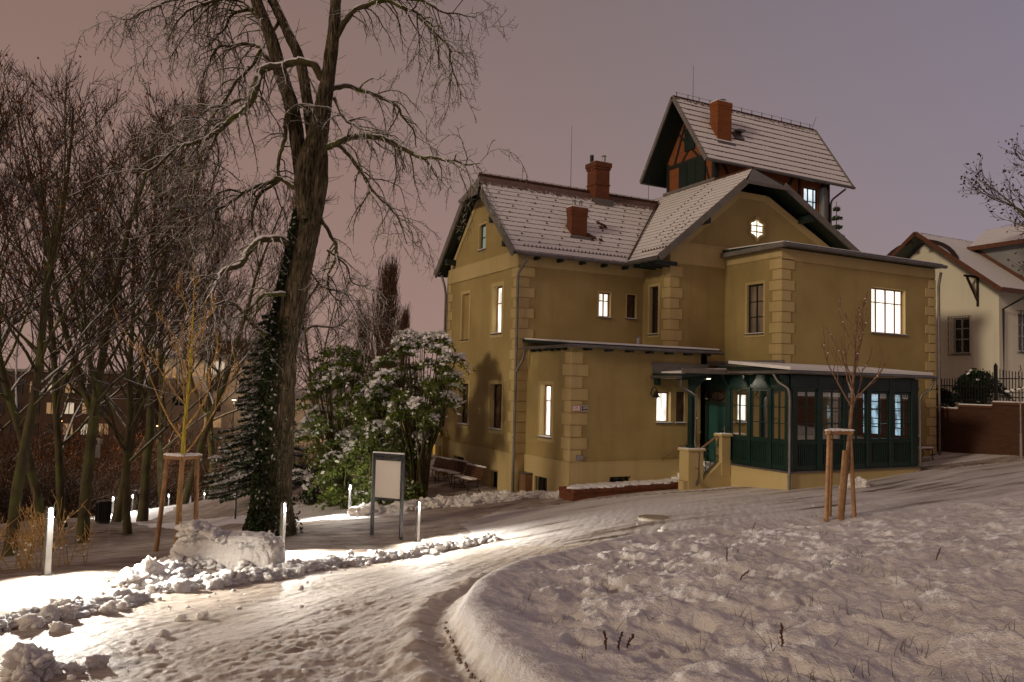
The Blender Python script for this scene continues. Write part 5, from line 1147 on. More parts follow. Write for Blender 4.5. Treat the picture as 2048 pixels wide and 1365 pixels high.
m = MB(); m.slab([(sx, 18.6, sz+.05), (sx+4, 18.6, sz+1.6), (sx+4, 24, sz+1.6), (sx, sy, sz+.05)], .12, 0, 1, (0, 1, 0), (sx+4, 24, sz+1.6)); m.build('roof', [MT['tiles_n'], MT['soffit']], nh)
m = MB(); m.add([(sx+.4, sy, sz), (sx+.4, 19.2, sz), (sx+.4, 19.2, zn(19.2)-.6)], [(0, 1, 2)]); m.box((sx+.4, 19.0, zn(19.4)-.8), (sx+7, 19.2, sz)); m.build('wall', basic('grey_blue_render', (.20, .20, .21), (.26, .26, .27), .9, 1, .1), nh)
m = MB()
for ye in (19.36, 27.3): m.beam((32.96, ye, zn(ye)-.1), (32.96, ny, nz-.06), .06, .17)
m.beam((33, 19.34, zn(19.4)-.1), (sx+.2, 19.34, zn(19.4)-.1), .05, .2); m.beam((sx-.03, 18.6, sz-.02), (sx-.03, sy, sz-.02), .05, .2); m.beam((sx+.36, 19.3, zn(19.3)+.1), (sx+.36, sy, sz+.06), .05, .16)
split_loose(m.build('bargeboard', MT['rusty_board'], nh), 'bargeboard')
m = MB()
for yy, zz in ((21.0, zn(21.0)-.75), (25.4, zn(25.4)-.75)):
    m.beam((33.02, yy, zz+.2), (34, yy, zz+.2), .09, .09); m.beam((33.2, yy, zz+.15), (34, yy, zz-.9), .08, .08); m.beam((34-.02, yy, zz-1.1), (34-.02, yy, zz+.2), .09, .09)
arc = [(33.1, ny-2.3+.0*i, 0) for i in range(1)]
for s_ in (-1, 1):
    pts = [(33.08, ny+s_*(2.0*math.cos(t)), nz-1.9+1.45*math.sin(t)) for t in np.linspace(.15, 1.45, 8)]
    for a_, b_ in zip(pts[:-1], pts[1:]): m.beam(a_, b_, .1, .16)
    m.beam((33.08, ny+s_*2.0, nz-1.7), (33.08, ny+s_*2.0, zn(ny+2.0)-.1), .1, .12)
split_loose(m.build('gable_brace', MT['dark_wood'], nh), 'gable_brace')
m = MB(); m.tube([(36, 19.3, zn(19.4)-.15), (34.6, 19.35, zn(19.4)-.3), (34.15, 20.0, zn(19.4)-.8), (34.15, 20.0, 3.2)], .05, 8); m.build('downpipe', MT['black_timber'], nh)
# --- far buildings
def block(name, px0, px1, ytop, ybase, d, dep, mat, label, wins, roofm='zinc', roofh=.0, seed=0, extra=None):
    a = at(px0, ybase, d); b = at(px1, ybase, d); zt_ = at((px0+px1)/2, ytop, d)[2]; zb = min(a[2], b[2])-6
    u = np.array([b[0]-a[0], b[1]-a[1], 0]); Lw = np.linalg.norm(u); u /= Lw; n = np.array([u[1], -u[0], 0]); 
    t = empty(name, (a[0], a[1], zb), label, 'building', 'far buildings beyond the park'); t.rotation_euler = (0, 0, math.atan2(u[1], u[0])); H_ = zt_-zb
    m = MB(); m.box((0, 0, 0), (Lw, dep, H_)); o = m.build('wall', mat, None); o.parent = t
    m = MB()
    if roofh: m.add([(-.4, -.4, H_), (Lw+.4, -.4, H_), (Lw+.4, dep+.4, H_), (-.4, dep+.4, H_), (-.4, dep/2, H_+roofh), (Lw+.4, dep/2, H_+roofh)], [(0, 1, 5, 4), (2, 3, 4, 5), (1, 2, 5), (3, 0, 4), (0, 3, 2, 1)])
    else: m.box((-.3, -.3, H_), (Lw+.3, dep+.3, H_+.3))
    o = m.build('roof', MT[roofm], None); o.parent = t
    for (fx, py, w_, h_, mt_) in wins:
        x = Lw*fx; z = at(px0+(px1-px0)*fx, py, d)[2]-zb
        m = MB(); 
        for q in ((x-w_/2-.08, x-w_/2, z-h_/2, z+h_/2), (x+w_/2, x+w_/2+.08, z-h_/2, z+h_/2), (x-w_/2-.08, x+w_/2+.08, z+h_/2, z+h_/2+.08), (x-w_/2-.08, x+w_/2+.08, z-h_/2-.1, z-h_/2), (x-.04, x+.04, z-h_/2, z+h_/2)): m.box((q[0], -.06, q[2]), (q[1], -.001, q[3]))
        o = m.build('window', MT['dark_wood' if mat is MT['pinkish'] else 'white_frame'], None); o.parent = t
        m = MB(); m.add([(x-w_/2, -.03, z-h_/2), (x+w_/2, -.03, z-h_/2), (x+w_/2, -.03, z+h_/2), (x-w_/2, -.03, z+h_/2)], [(0, 1, 2, 3)]); g_ = m.build('pane', MT[mt_], None); g_.parent = o
    return t, Lw, H_
MT['cream'] = basic('cream_far_wall', (.40, .33, .24), (.46, .38, .28), .9, .3, .1); MT['pinkish'] = basic('dull_orange_wall', (.045, .026, .017), (.075, .042, .025), .9, .3, .1); MT['yellow'] = basic('yellow_far_wall', (.5, .36, .08), (.56, .40, .1), .9, .3, .1)
W_ = [(.62, 736, 2.2, 1.5, 'lit_far_white'), (.80, 736, 1.6, 1.4, 'lit_far'), (.62, 772, 1.8, 1.5, 'dark_glass'), (.90, 772, 1.3, 1.7, 'dark_glass'), (.9, 808, 1.5, 1.7, 'dark_glass'), (.45, 740, 1.6, 1.5, 'lit_far'), (.3, 800, 1.6, 1.4, 'dark_glass'), (.62, 812, 1.8, 1.4, 'dark_glass'), (.2, 745, 1.5, 1.3, 'lit_far'), (.62, 845, 2, 1.2, 'lit_far')]
block('apartment_block', 290, 506, 716, 880, 92, 12, MT['cream'], 'pale block of flats with lit windows behind the spruce', W_)
t_, _, _ = block('brick_block', 395, 486, 682, 760, 99, 10, MT['brick_dark'], 'dark brick attic block with a row of chimney pots behind the flats', [])
m = MB()
for i in range(9): m.cyl((3.6+i*.28, 1, 9.9+1), .09, .08, 1.0, 8)
W_ = [(.05+.115*i, 775+42*j, 1.3, 1.5, ['dark_glass', 'lit_far', 'dark_glass', 'dark_glass', 'dark_glass', 'lit_far_white', 'dark_glass', 'dark_glass', 'dark_glass', 'lit_far', 'dark_glass'][(i*4+j*7) % 11]) for i in range(8) for j in range(3)]
W_ = [(a, b, c*.8, d*.8, e) for a, b, c, d, e in W_]
block('apartment_block', -60, 250, 745, 905, 84, 12, MT['pinkish'], 'long dull orange block of flats low behind the left trees', W_)
block('yellow_building', 742, 900, 826, 945, 60, 10, MT['yellow'], 'bright yellow lamp lit building behind the evergreen bush', [(.3, 870, 1, 1.5, 'dark_glass'), (.75, 870, 1, 1.5, 'dark_glass'), (.5, 905, 1.1, 1.8, 'lit_far')])
block('apartment_block', 560, 745, 800, 945, 95, 10, MT['cream'], 'pale low building glimpsed beneath the evergreen bush', [(.2+.2*i, 880, 1.6, 1.2, 'lit_far') for i in range(4)])
for (px, py, d, pw, col, lb) in ((865, 878, 54, 500, (1, .72, .25), 'street lamp lighting the yellow building'), (118, 842, 58, 1100, (1, .48, .18), 'warm street lamp among the left trees before the orange flats'), (318, 852, 66, 800, (1, .55, .25), 'warm street lamp left of the young staked tree, far behind'), (468, 800, 80, 420, (1, .75, .5), 'street lamp before the pale flats')):
    p = at(px, py, d); zg = ground(p[0], p[1]); t = empty('street_lamp', (p[0], p[1], zg), lb, 'street lamp'); hh = p[2]-zg
    m = MB(); m.cyl((0, 0, 0), .07, .05, hh, 8); o = m.build('pole', MT['pole'], None); o.parent = t
    m = MB(); m.box((-.25, -.12, hh), (.25, .12, hh+.12)); o = m.build('lamp_head', MT['pole'], None); o.parent = t
    m = MB(); m.box((-.2, -.09, hh-.03), (.2, .09, hh-.002)); o = m.build('lamp_glass', emis('street_lamp_glass', col, 12), None); o.parent = t
    l_ = bpy.data.lights.new('lamp_light', 'POINT'); l_.energy = pw; l_.color = col; l_.shadow_soft_size = .15; o = bpy.data.objects.new('lamp_light', l_); COL.objects.link(o); o.parent = t; o.location = (0, 0, hh-.2)
# ------------------------------------------------------------------ trees and plants
def unit(v): return v/max(np.linalg.norm(v), 1e-9)
def limb(rng, p, d, L_, r0_, r1_, n, wob, pull=(0, 0, 0), curl=0.0):
    P_ = [np.array(p, float)]; d = unit(np.array(d, float)); st = L_/n; pull = np.array(pull, float)
    for i in range(n):
        d = unit(d+rng.randn(3)*wob+pull*(1.0/n)+np.array([0, 0, curl*max(0, (i/n-.55))])); P_.append(P_[-1]+d*st)
    return np.array(P_), np.linspace(r0_, r1_, n+1)
def perp(rng, d, ang, up_bias=0.0):
    d = unit(d); a = rng.randn(3); a[2] += up_bias; a = unit(a-d*(a@d)); return unit(d*math.cos(ang)+a*math.sin(ang))
def at_line(P_, R_, t):
    s_ = t*(len(P_)-1); i = min(int(s_), len(P_)-2); f = s_-i; return P_[i]*(1-f)+P_[i+1]*f, unit(P_[i+1]-P_[i]), R_[i]*(1-f)+R_[i+1]*f
def upright_tree(seed, H_, r, n1=24, n2=9, n3=7, first=.28, spread=42, lean=(0, 0), fork=False):
    rng = np.random.RandomState(seed); big = []; small = []; tips = []
    T, TR = limb(rng, (0, 0, -.3), (lean[0], lean[1], 1), H_*.86, r, r*.16, 12, .05, (0, 0, .25)); TR[0] *= 1.25; stems = [(T, TR, first)]; big.append((T, TR))
    if fork:
        p, d, rr = at_line(T, TR, .3); P_, R_ = limb(rng, p, unit(d+np.array([.45, .2, 0])), H_*.6, rr*.75, .02, 10, .07, (0, 0, .5)); big.append((P_, R_)); stems.append((P_, R_, .15))
    for (S_, SR_, f0) in stems:
        for i in range(n1 if S_ is T else n1//2):
            t = f0+(.97-f0)*(i+rng.rand()*.7)/(n1 if S_ is T else n1//2); p, d, rr = at_line(S_, SR_, min(t, .98)); ang = math.radians(spread+rng.randn()*9)
            L_ = H_*(.40*(1-t)+.12)*(.8+.4*rng.rand()); a = rng.rand()*6.28; h_ = np.array([math.cos(a), math.sin(a), 0])
            P1, R1 = limb(rng, p, unit(h_*math.sin(ang)+np.array([0, 0, math.cos(ang)])), L_, min(rr*.45, .016+L_*.011), .008, 8, .09, (0, 0, .35)); big.append((P1, R1))
            for j in range(n2):
                tt = .2+.78*(j+rng.rand())/n2; p, d, rr = at_line(P1, R1, tt); P2, R2 = limb(rng, p, perp(rng, d, math.radians(38+rng.randn()*8), .35), L_*.42*(1.15-tt)*(.7+.6*rng.rand()), min(rr*.6, .018), .006, 5, .10, (0, 0, .3)); small.append((P2, R2))
                for k in range(n3):
                    t3 = .2+.8*(k+rng.rand())/n3; p, d, rr = at_line(P2, R2, min(t3, .99)); P3, R3 = limb(rng, p, perp(rng, d, math.radians(36), .4), .18+.42*rng.rand(), .0065, .0045, 2, .12, (0, 0, .3)); small.append((P3, R3)); tips.append(P3[-1])
    return big, small, np.array(tips)
def quads(C, size, rng, nrm=None, jit=1.0):
    n = len(C); a = rng.randn(n, 3); 
    if nrm is not None: a = a*jit+nrm
    a /= np.linalg.norm(a, axis=1, keepdims=True); b = rng.randn(n, 3); b -= a*(a*b).sum(1, keepdims=True); b /= np.linalg.norm(b, axis=1, keepdims=True); c = np.cross(a, b)
    s_ = (np.asarray(size)*(0.6+.8*rng.rand(n)))[:, None]
    V = np.stack([C-b*s_, C-c*s_*.55, C+b*s_, C+c*s_*.55], 1).reshape(-1, 3); return V, np.arange(4*n).reshape(-1, 4)
def make_tree(name, seed, label, H_, r, bark='bark_left', leaves=0, group=None, **k):
    big, small, tips = upright_tree(seed, H_, r, **k); t = empty(name, (0, 0, 0), label, 'tree', group)
    tubes_obj('trunk', big, MT[bark], t); tubes_obj('crown', small, MT['twig'], t)
    if leaves:
        rng = np.random.RandomState(seed+50); sel = tips[rng.rand(len(tips)) < leaves]; sel = np.repeat(sel, 2, 0)+rng.randn(len(sel)*2, 3)*.06
        V, F = quads(sel, .045, rng); np_mesh('dry_leaves', V, F, MT['dry_leaf'], t, smooth=False)
    return t
G_ = 'bare trees in the park on the left'
src = [make_tree('bare_tree', 1, '', 13.5, .145, first=.34, group=G_, leaves=.10, n1=24, n2=9, n3=7), make_tree('bare_tree', 2, '', 13, .145, first=.30, spread=48, group=G_, leaves=.14, fork=True, n1=22, n2=9, n3=7),
       make_tree('bare_tree', 3, '', 12, .11, first=.20, spread=40, group=G_, leaves=.12, lean=(.12, 0), n1=24, n2=9, n3=7), make_tree('bare_tree', 4, '', 12.5, .125, first=.32, spread=52, group=G_, leaves=.08, lean=(-.22, .1), n1=24, n2=9, n3=7)]
PL = [(22, 24, 0, 60, 0, 'thick dark bare tree at the far left edge'), (110, 26, 3, 180, 1.0, 'bare tree with a trunk leaning left over the nearest bollard'), (168, 28, 1, 80, 2.4, 'green mossy forked bare tree right beside the camera pole'),
      (228, 36, 2, 130, .3, 'slim pale trunked bare tree behind the dark litter bin'), (132, 33, 2, 200, 4.0, 'thin curving bare tree between the leaning tree and the mossy tree'), (285, 40, 0, 200, 1.2, 'bare tree standing behind the row of far lit bollards'),
      (362, 46, 3, 300, 3.9, 'dark bare tree seen behind the left staked tree'), (330, 54, 2, 330, 2.2, 'far bare tree left of the pale block of flats'),
      (425, 66, 1, 400, 3.3, 'small far bare tree by the pale block of flats'), (-70, 27, 2, 110, 1.9, 'bare tree partly cut off by the left edge of the picture'),
      (640, 58, 1, 560, 4.4, 'far bare tree right of the big trunk, above the evergreen bush'), (560, 70, 0, 600, 2.9, 'far bare tree just behind the big trunk'), (262, 31, 2, 210, 2.0, 'young bare tree with snowy boughs left of the yellow staked tree')]
used = set()
for px, d, v, yt_, rz, lb in PL:
    p = at(px, 1000, d); z = ground(p[0], p[1]); top = at(px, yt_-75, d)[2]; k = (top-z)/(13.5, 13, 12, 12.5)[v]
    o = src[v] if v not in used else copy_tree(src[v]); used.add(v); o.location = (p[0], p[1], z-.1); o.scale = (k, k, k); o.rotation_euler = (0, 0, rz); o['label'] = lb
# scrub under the far trees
rng = np.random.RandomState(99); ln = []
for i in range(260):
    s0 = np.array([rng.randn()*1.7, rng.randn()*.9, -.3]); P_, R_ = limb(rng, s0, (rng.randn()*.3, rng.randn()*.3, 1), 1.6+2.6*rng.rand(), .022, .009, 6, .12, (0, 0, .2)); ln.append((P_, R_))
    for k in range(5): q, dd, rr = at_line(P_, R_, .25+.7*rng.rand()); ln.append(limb(rng, q, perp(rng, dd, .7, .4), .4+.8*rng.rand(), .012, .008, 3, .15, (0, 0, .3)))
sc0 = empty('bare_thicket', (0, 0, 0), '', 'thicket', 'bare thickets under the far trees'); tubes_obj('twigs', ln, MT['twig'], sc0)
Vq, Fq = quads(np.array([l[0][-1] for l in ln])[::3], .05, rng); np_mesh('dry_leaves', Vq, Fq, MT['dry_leaf'], sc0, smooth=False)
for i, (px, d, k, lb) in enumerate(((20, 46, 1.1, 'bare thicket at the far left edge before the orange flats'), (95, 52, 1.2, 'bare thicket behind the leaning tree'), (160, 46, .9, 'bare thicket behind the mossy tree'), (225, 56, 1.2, 'bare thicket behind the slim pale tree'), (300, 60, 1.1, 'bare thicket beyond the row of far lit bollards'), (365, 68, 1.2, 'bare thicket behind the left staked tree'), (590, 60, 1.1, 'bare thicket right of the big trunk'), (10, 66, 2.1, 'tall far thicket at the left edge'), (130, 70, 2.2, 'tall far thicket before the middle of the orange flats'), (215, 68, 2.0, 'tall far thicket at the right end of the orange flats'), (330, 78, 2.2, 'tall far thicket left of the pale flats'), (62, 72, 1.9, 'tall far thicket near the warm street lamp'))):
    o = sc0 if i == 0 else copy_tree(sc0); p = at(px, 1000, d); o.location = (p[0], p[1], ground(p[0], p[1])); o.scale = (k, k, k); o.rotation_euler = (0, 0, i*1.3); o['label'] = lb
# --- the big old tree, limbs surveyed from the photograph at its own distance
D0 = 19.0
rngc = np.random.RandomState(21)
def px_line(pts, radii, dz=0.0, dend=0.0):
    """pts in photo pixels of the limb; depth drifts from dz to dend metres off the trunk"""
    n = len(pts); P_ = np.array([at(x, y, D0+dz+(dend-dz)*i/max(n-1, 1)) for i, (x, y) in enumerate(pts)]); R_ = np.interp(np.linspace(0, 1, n), np.linspace(0, 1, len(radii)), radii)
    t = np.linspace(0, n-1, (n-1)*4+1); out = []
    for tt in t:
        i = min(int(tt), n-2); f = tt-i; p0 = P_[max(i-1, 0)]; p1 = P_[i]; p2 = P_[i+1]; p3 = P_[min(i+2, n-1)]
        out.append(.5*((2*p1)+(-p0+p2)*f+(2*p0-5*p1+4*p2-p3)*f*f+(-p0+3*p1-3*p2+p3)*f**3))
    return np.array(out), np.interp(t, np.arange(n), R_)
trunk = [px_line([(543, 1095), (545, 1068), (548, 1030), (550, 990), (556, 900), (561, 800), (568, 700), (581, 620), (603, 520), (622, 430), (633, 370), (637, 300)], [.78, .56, .44, .39, .35, .33, .31, .29, .285, .28, .25, .18])]
trunk[0][1][:5] *= 1.0
trunk += [px_line([(632, 380), (637, 311), (650, 205), (666, 73), (672, 0), (676, -90)], [.20, .165, .125, .10]), px_line([(612, 440), (606, 370), (607, 330), (624, 280), (643, 205), (655, 150), (662, 105)], [.19, .17, .13, .09], -.22, -.2),
          px_line([(612, 420), (600, 320), (586, 225), (563, 150), (541, 73), (515, 10), (492, -60)], [.18, .17, .14, .11], .15, .6), px_line([(632, 330), (616, 215), (601, 125), (570, 55), (535, -20), (520, -70)], [.12, .115, .10, .08], .3, 1.0)]
LM = [([(645, 158), (630, 135), (606, 124), (590, 127), (565, 134), (541, 137), (525, 150), (515, 178), (503, 208), (488, 230), (465, 243), (440, 266), (398, 288), (360, 300), (325, 332), (290, 352)], [.10, .09, .02], -.2, -1.4, 1),
 ([(545, 128), (530, 110), (518, 90), (498, 86), (470, 92), (440, 98), (424, 115), (414, 135), (405, 168)], [.07, .015], .5, 1.2, 1), ([(515, 18), (490, 25), (470, 30), (450, 60), (440, 75), (420, 90), (395, 105)], [.05, .012], .6, 1.4, 1),
 ([(500, -20), (470, -10), (440, 0), (400, 10), (370, 30), (350, 60), (340, 90)], [.06, .012], .6, -.5, 1), ([(560, 35), (545, 60), (520, 50), (480, 10), (430, 5), (390, 40), (360, 80), (335, 130)], [.05, .01], .8, .2, 1),
 ([(470, 0), (420, -15), (360, -10), (310, 10), (260, 30), (225, 25)], [.05, .01], .4, 1.0, 1), ([(640, 298), (662, 290), (690, 273), (725, 269), (757, 275), (787, 290), (822, 315), (852, 318), (890, 326), (918, 333), (950, 328)], [.09, .07, .012], 0, -.8, 1),
 ([(664, 177), (690, 172), (720, 183), (752, 196), (784, 214), (803, 240), (822, 270), (828, 300)], [.07, .012], .1, .9, 1), ([(668, 195), (690, 235), (715, 252), (740, 262), (770, 270)], [.045, .01], -.1, -.6, 1),
 ([(672, 288), (700, 312), (727, 350), (752, 385), (780, 415), (798, 450), (812, 492)], [.055, .01], .1, .8, 1), ([(674, 75), (690, 45), (705, 22), (732, 14), (762, 3), (800, 18), (835, 32), (860, 55), (870, 90), (868, 140)], [.08, .012], 0, -.6, 1),
 ([(755, 6), (800, 0), (850, 5), (890, 26), (925, 34), (955, 42)], [.05, .01], -.2, .5, 1), ([(840, 35), (872, 62), (900, 95), (905, 130), (920, 165), (925, 200)], [.04, .01], -.4, -.9, 1),
 ([(585, 492), (568, 478), (551, 472), (522, 475), (495, 504), (476, 528), (441, 543), (425, 565), (417, 590), (393, 620)], [.10, .085, .02], -.2, -1.6, .9), ([(568, 588), (555, 587), (528, 592), (507, 608), (500, 628), (498, 650)], [.08, .02], -.3, -1.0, .6),
 ([(545, 672), (520, 662), (505, 648), (490, 628), (474, 609), (450, 612), (432, 628), (415, 650), (400, 668)], [.06, .012], -.2, -1.2, .7), ([(474, 609), (455, 600), (440, 608), (425, 612), (405, 608)], [.03, .01], -1.0, -1.4, .7),
 ([(595, 378), (575, 366), (558, 356), (545, 362), (520, 366), (490, 380), (462, 398), (440, 412), (430, 440), (428, 470), (415, 500)], [.07, .012], -.1, .5, 1), ([(560, 358), (540, 370), (520, 390), (505, 420), (500, 450), (512, 475), (520, 515)], [.045, .02], .1, .2, .5),
 ([(600, 368), (560, 350), (555, 320), (560, 290), (568, 262), (565, 240), (575, 218), (595, 205), (620, 208), (633, 213)], [.03, .045, .06, .05], 0, -.1, .8), ([(594, 686), (610, 665), (631, 656), (665, 657), (690, 640), (700, 620)], [.045, .01], .3, .9, .8),
 ([(640, 440), (657, 472), (665, 499), (665, 522), (652, 549), (656, 580), (680, 600), (700, 620)], [.05, .01], 0, .6, 1), ([(654, 500), (690, 530), (700, 560), (725, 575), (750, 585)], [.03, .008], .2, .6, 1), ([(640, 560), (620, 600), (605, 640), (600, 660)], [.03, .01], .3, .3, .6),
 ([(520, 100), (505, 130), (480, 160), (455, 200), (430, 240), (418, 280), (410, 330), (400, 380)], [.05, .01], .4, -.3, 1), ([(600, 500), (640, 570), (690, 590), (720, 640)], [.03, .008], .3, 1.5, .6), ([(440, 266), (420, 300), (405, 340), (385, 380), (372, 420)], [.03, .008], -.8, -.6, 1),
 ([(480, 385), (450, 380), (420, 400), (395, 430), (380, 470), (350, 490)], [.035, .008], .3, -.4, 1), ([(505, 205), (480, 200), (450, 215), (420, 220), (390, 240), (350, 250), (310, 290)], [.04, .008], -.5, .8, 1)]
limbs = []; sm = []
def droop(P_, R_, dens):
    L_ = np.linalg.norm(np.diff(P_, axis=0), axis=1).sum(); n = int(L_*7.2*dens)
    for i in range(n):
        t = .14+.86*(i+rngc.rand())/n; p, d, rr = at_line(P_, R_, min(t, .995)); side = perp(rngc, d, math.radians(60), 0); side[2] = side[2]*.6+.15
        l2 = (.45+1.35*rngc.rand()**1.3)*(.75+.5*t); n2 = max(4, int(l2*5)); P2, R2 = limb(rngc, p, side, l2, min(rr*.6, .022), .006, n2, .21, (0, 0, -1.9), .30); sm.append((P2, R2))
        n3 = int(l2*5.5)
        for j in range(n3):
            t3 = .15+.85*(j+rngc.rand())/n3; p3, d3, r3 = at_line(P2, R2, min(t3, .99)); l3 = .12+.5*rngc.rand()**1.5; P3, R3 = limb(rngc, p3, perp(rngc, d3, math.radians(45), .1), l3, .0075, .005, 5, .24, (0, 0, -.9), .75); sm.append((P3, R3))
            if l3 > .28:
                for q in range(3):
                    p4, d4, r4 = at_line(P3, R3, .25+.25*q+.1*rngc.rand()); P4, R4 = limb(rngc, p4, perp(rngc, d4, math.radians(50), .5), .06+.14*rngc.rand(), .005, .0045, 2, .1, (0, 0, .5)); sm.append((P4, R4))
for pts, rad, a, b, dn in LM:
    P_, R_ = px_line(pts, rad, a, b); 
    off = np.cumsum(rngc.randn(len(P_), 3)*.014, 0); P_ = P_+off; limbs.append((P_, R_)); droop(P_, R_, dn)
for P_, R_ in trunk[1:]:                 # short epicormic twigs on stems
    for i in range(16):
        p, d, rr = at_line(P_, R_, .2+.8*rngc.rand()); P2, R2 = limb(rngc, p, perp(rngc, d, 1.3), rr+.2+.7*rngc.rand(), .01, .005, 4, .15, (0, 0, .3)); sm.append((P2, R2))
P_, R_ = trunk[0]
for i in range(40):
    p, d, rr = at_line(P_, R_, .35+.65*rngc.rand()); P2, R2 = limb(rngc, p, perp(rngc, d, 1.4), rr+.1+.5*rngc.rand(), .009, .005, 4, .18, (0, 0, .5)); sm.append((P2, R2))
base = at(545, 1068, D0); bt = empty('old_tree', base, 'huge old bare tree with forked trunk and drooping snowy limbs', 'tree')
def bark_disp(V):
    return V
def bark_tube(P_, R_, n, seed):
    L_ = np.r_[0, np.cumsum(np.linalg.norm(np.diff(P_, axis=0), axis=1))]; m = max(8, int(L_[-1]/.045)); q = np.linspace(0, L_[-1], m)
    P2 = np.stack([np.interp(q, L_, P_[:, k]) for k in range(3)], 1); R2 = np.interp(q, L_, R_)
    for _ in range(3): P2[1:-1] = (P2[:-2]+P2[1:-1]*2+P2[2:])/4
    v, f = tube_arrays(P2, np.ones(m), n); v = v.reshape(m, n, 3); c = P2[:, None]; dirs = v-c; th = np.arange(n)/n*2*math.pi
    TH = np.broadcast_to(th[None]+.12*np.sin(q*1.3)[:, None], (m, n)); S_ = np.broadcast_to(q[:, None], (m, n)); K = max(3, round(R2.mean()*38))
    x = np.cos(TH)*K*.62+seed; y = np.sin(TH)*K*.62; ridg = 1-2*np.abs(perlin(x+S_*.25, y+S_*1.1+7)); ridg2 = 1-2*np.abs(perlin(x*2.1+S_*.5, y*2.1+S_*2.9))
    big_ = perlin(np.cos(TH)*.9+S_*.8+seed, np.sin(TH)*.9+3)*.20+perlin(np.cos(TH)*1.6+9, np.sin(TH)*1.6+S_*1.9)*.10
    rad = R2[:, None]*(1+big_)+.030*ridg+.014*ridg2-.02; return (c+dirs*rad[..., None]).reshape(-1, 3), f
VV = []; FF = []; b0 = 0
for i, (P_, R_) in enumerate(trunk):
    v, f = bark_tube(P_, R_, 110 if i == 0 else 60, i*5.3); VV.append(v); FF.append(f+b0); b0 += len(v)
np_mesh('trunk', np.vstack(VV)-base, np.vstack(FF), MT['bark'], bt)
tubes_obj('limbs', limbs, MT['bark_branch'], bt, shift=base, nf=lambda r: 9); tubes_obj('crown', sm, MT['bark_branch'], bt, shift=base)
rng = np.random.RandomState(9); C = []
P_, R_ = trunk[0]
left = -rt
for i in range(30000):
    t = rng.rand()*.80+.03; p, d, rr = at_line(P_, R_, t); y = 1-t
    a = rng.randn()*.9+(0 if t < .5 else 0); dirv = left*math.cos(a)+(-fw)*math.sin(a)*(1 if rng.rand() < .8 else -1)
    cover = fbm(np.array([a*1.3+5]), np.array([t*9.0]), 3)[0]+.5*math.cos(a)+(.85 if t < .28 else (.50 if t < .62 else -.05))
    if cover < .25: continue
    C.append(p+dirv*(rr*1.10+.045+.08*rng.rand()))
C = np.array(C)-base; V, F = quads(C, .05, rng); mi = (rng.rand(len(F)) < .05).astype(int); o = np_mesh('ivy', V, F, [MT['ivy'], MT['snow']], bt, mi, smooth=False)
# --- evergreens built of leaf clumps with snow lying on the boughs
def bough_plant(name, base, boughs, label, cat, seed, leaf='leaf_green', size=.055, per=420, snowf=.8, stems=(), smat='bark_branch', group=None, sz_snow=1.5, droopy=.5):
    rng = np.random.RandomState(seed); CC = []; NN = []; MI = []; SZ = []; pads = []; cx, cy = base[0], base[1]
    for (x, y, z, r, sf) in boughs:
        n = int(per*(r/.5)**2); ax = math.atan2(y-cy, x-cx)+rng.randn()*.3; ca, sa = math.cos(ax), math.sin(ax)
        v = rng.randn(n, 3); v /= np.linalg.norm(v, axis=1, keepdims=True); rr = (.25+.75*rng.rand(n)**.5)[:, None]
        lump = 1+.4*np.sin(v[:, 0:1]*6+x*9)*np.cos(v[:, 1:2]*5+y*7); L = v*rr*lump*np.array([r*1.35, r*.75, r*.42]); L[:, 2] -= np.maximum(L[:, 0], 0)**2*droopy/r+.10*r*(np.abs(L[:, 0]/r))
        P_ = np.c_[L[:, 0]*ca-L[:, 1]*sa, L[:, 0]*sa+L[:, 1]*ca, L[:, 2]]
        if sf*snowf > .55:
            for q in range(5):
                u_ = r*(-.5+1.5*rng.rand()); w__ = r*.5*(rng.rand()-.5)*1.4; pads.append((x+u_*ca-w__*sa, y+u_*sa+w__*ca, z+r*.36-max(u_, 0)**2*droopy/r, r*(.16+.16*rng.rand()), r*(.10+.1*rng.rand()), .035+.03*rng.rand(), ax))
        clump = np.sin(L[:, 0]*9/r+seed)*np.cos(L[:, 1]*11/r)+.5
        top = (v[:, 2] > .12) & (rr[:, 0] > .62) & (rng.rand(n) < snowf*sf*1.5*(clump > -.25))
        nrm = v*1.0; nrm[top] = np.array([0, 0, 1.3]); P_[top, 2] += .03; CC.append(P_+np.array([x, y, z])); NN.append(nrm); MI.append(top.astype(int)); SZ.append(np.where(top, size*sz_snow, size))
    C = np.vstack(CC); V, F = quads(C, np.concatenate(SZ), rng, np.vstack(NN), 1.0); V = V.reshape(-1, 4, 3)
    t = empty(name, base, label, cat, group); np_mesh('foliage', V.reshape(-1, 3)-np.array(base), F, [MT[leaf], MT['snow']], t, np.concatenate(MI), smooth=False)
    if stems: tubes_obj('stems', stems, MT[smat], t, shift=base, nf=lambda r: 7)
    if pads: V, F = heap_mesh(pads, seed, 3, .8); np_mesh('snow_pads', V-np.array(base), F, MT['snow'], t)['kind'] = 'stuff'
    return t
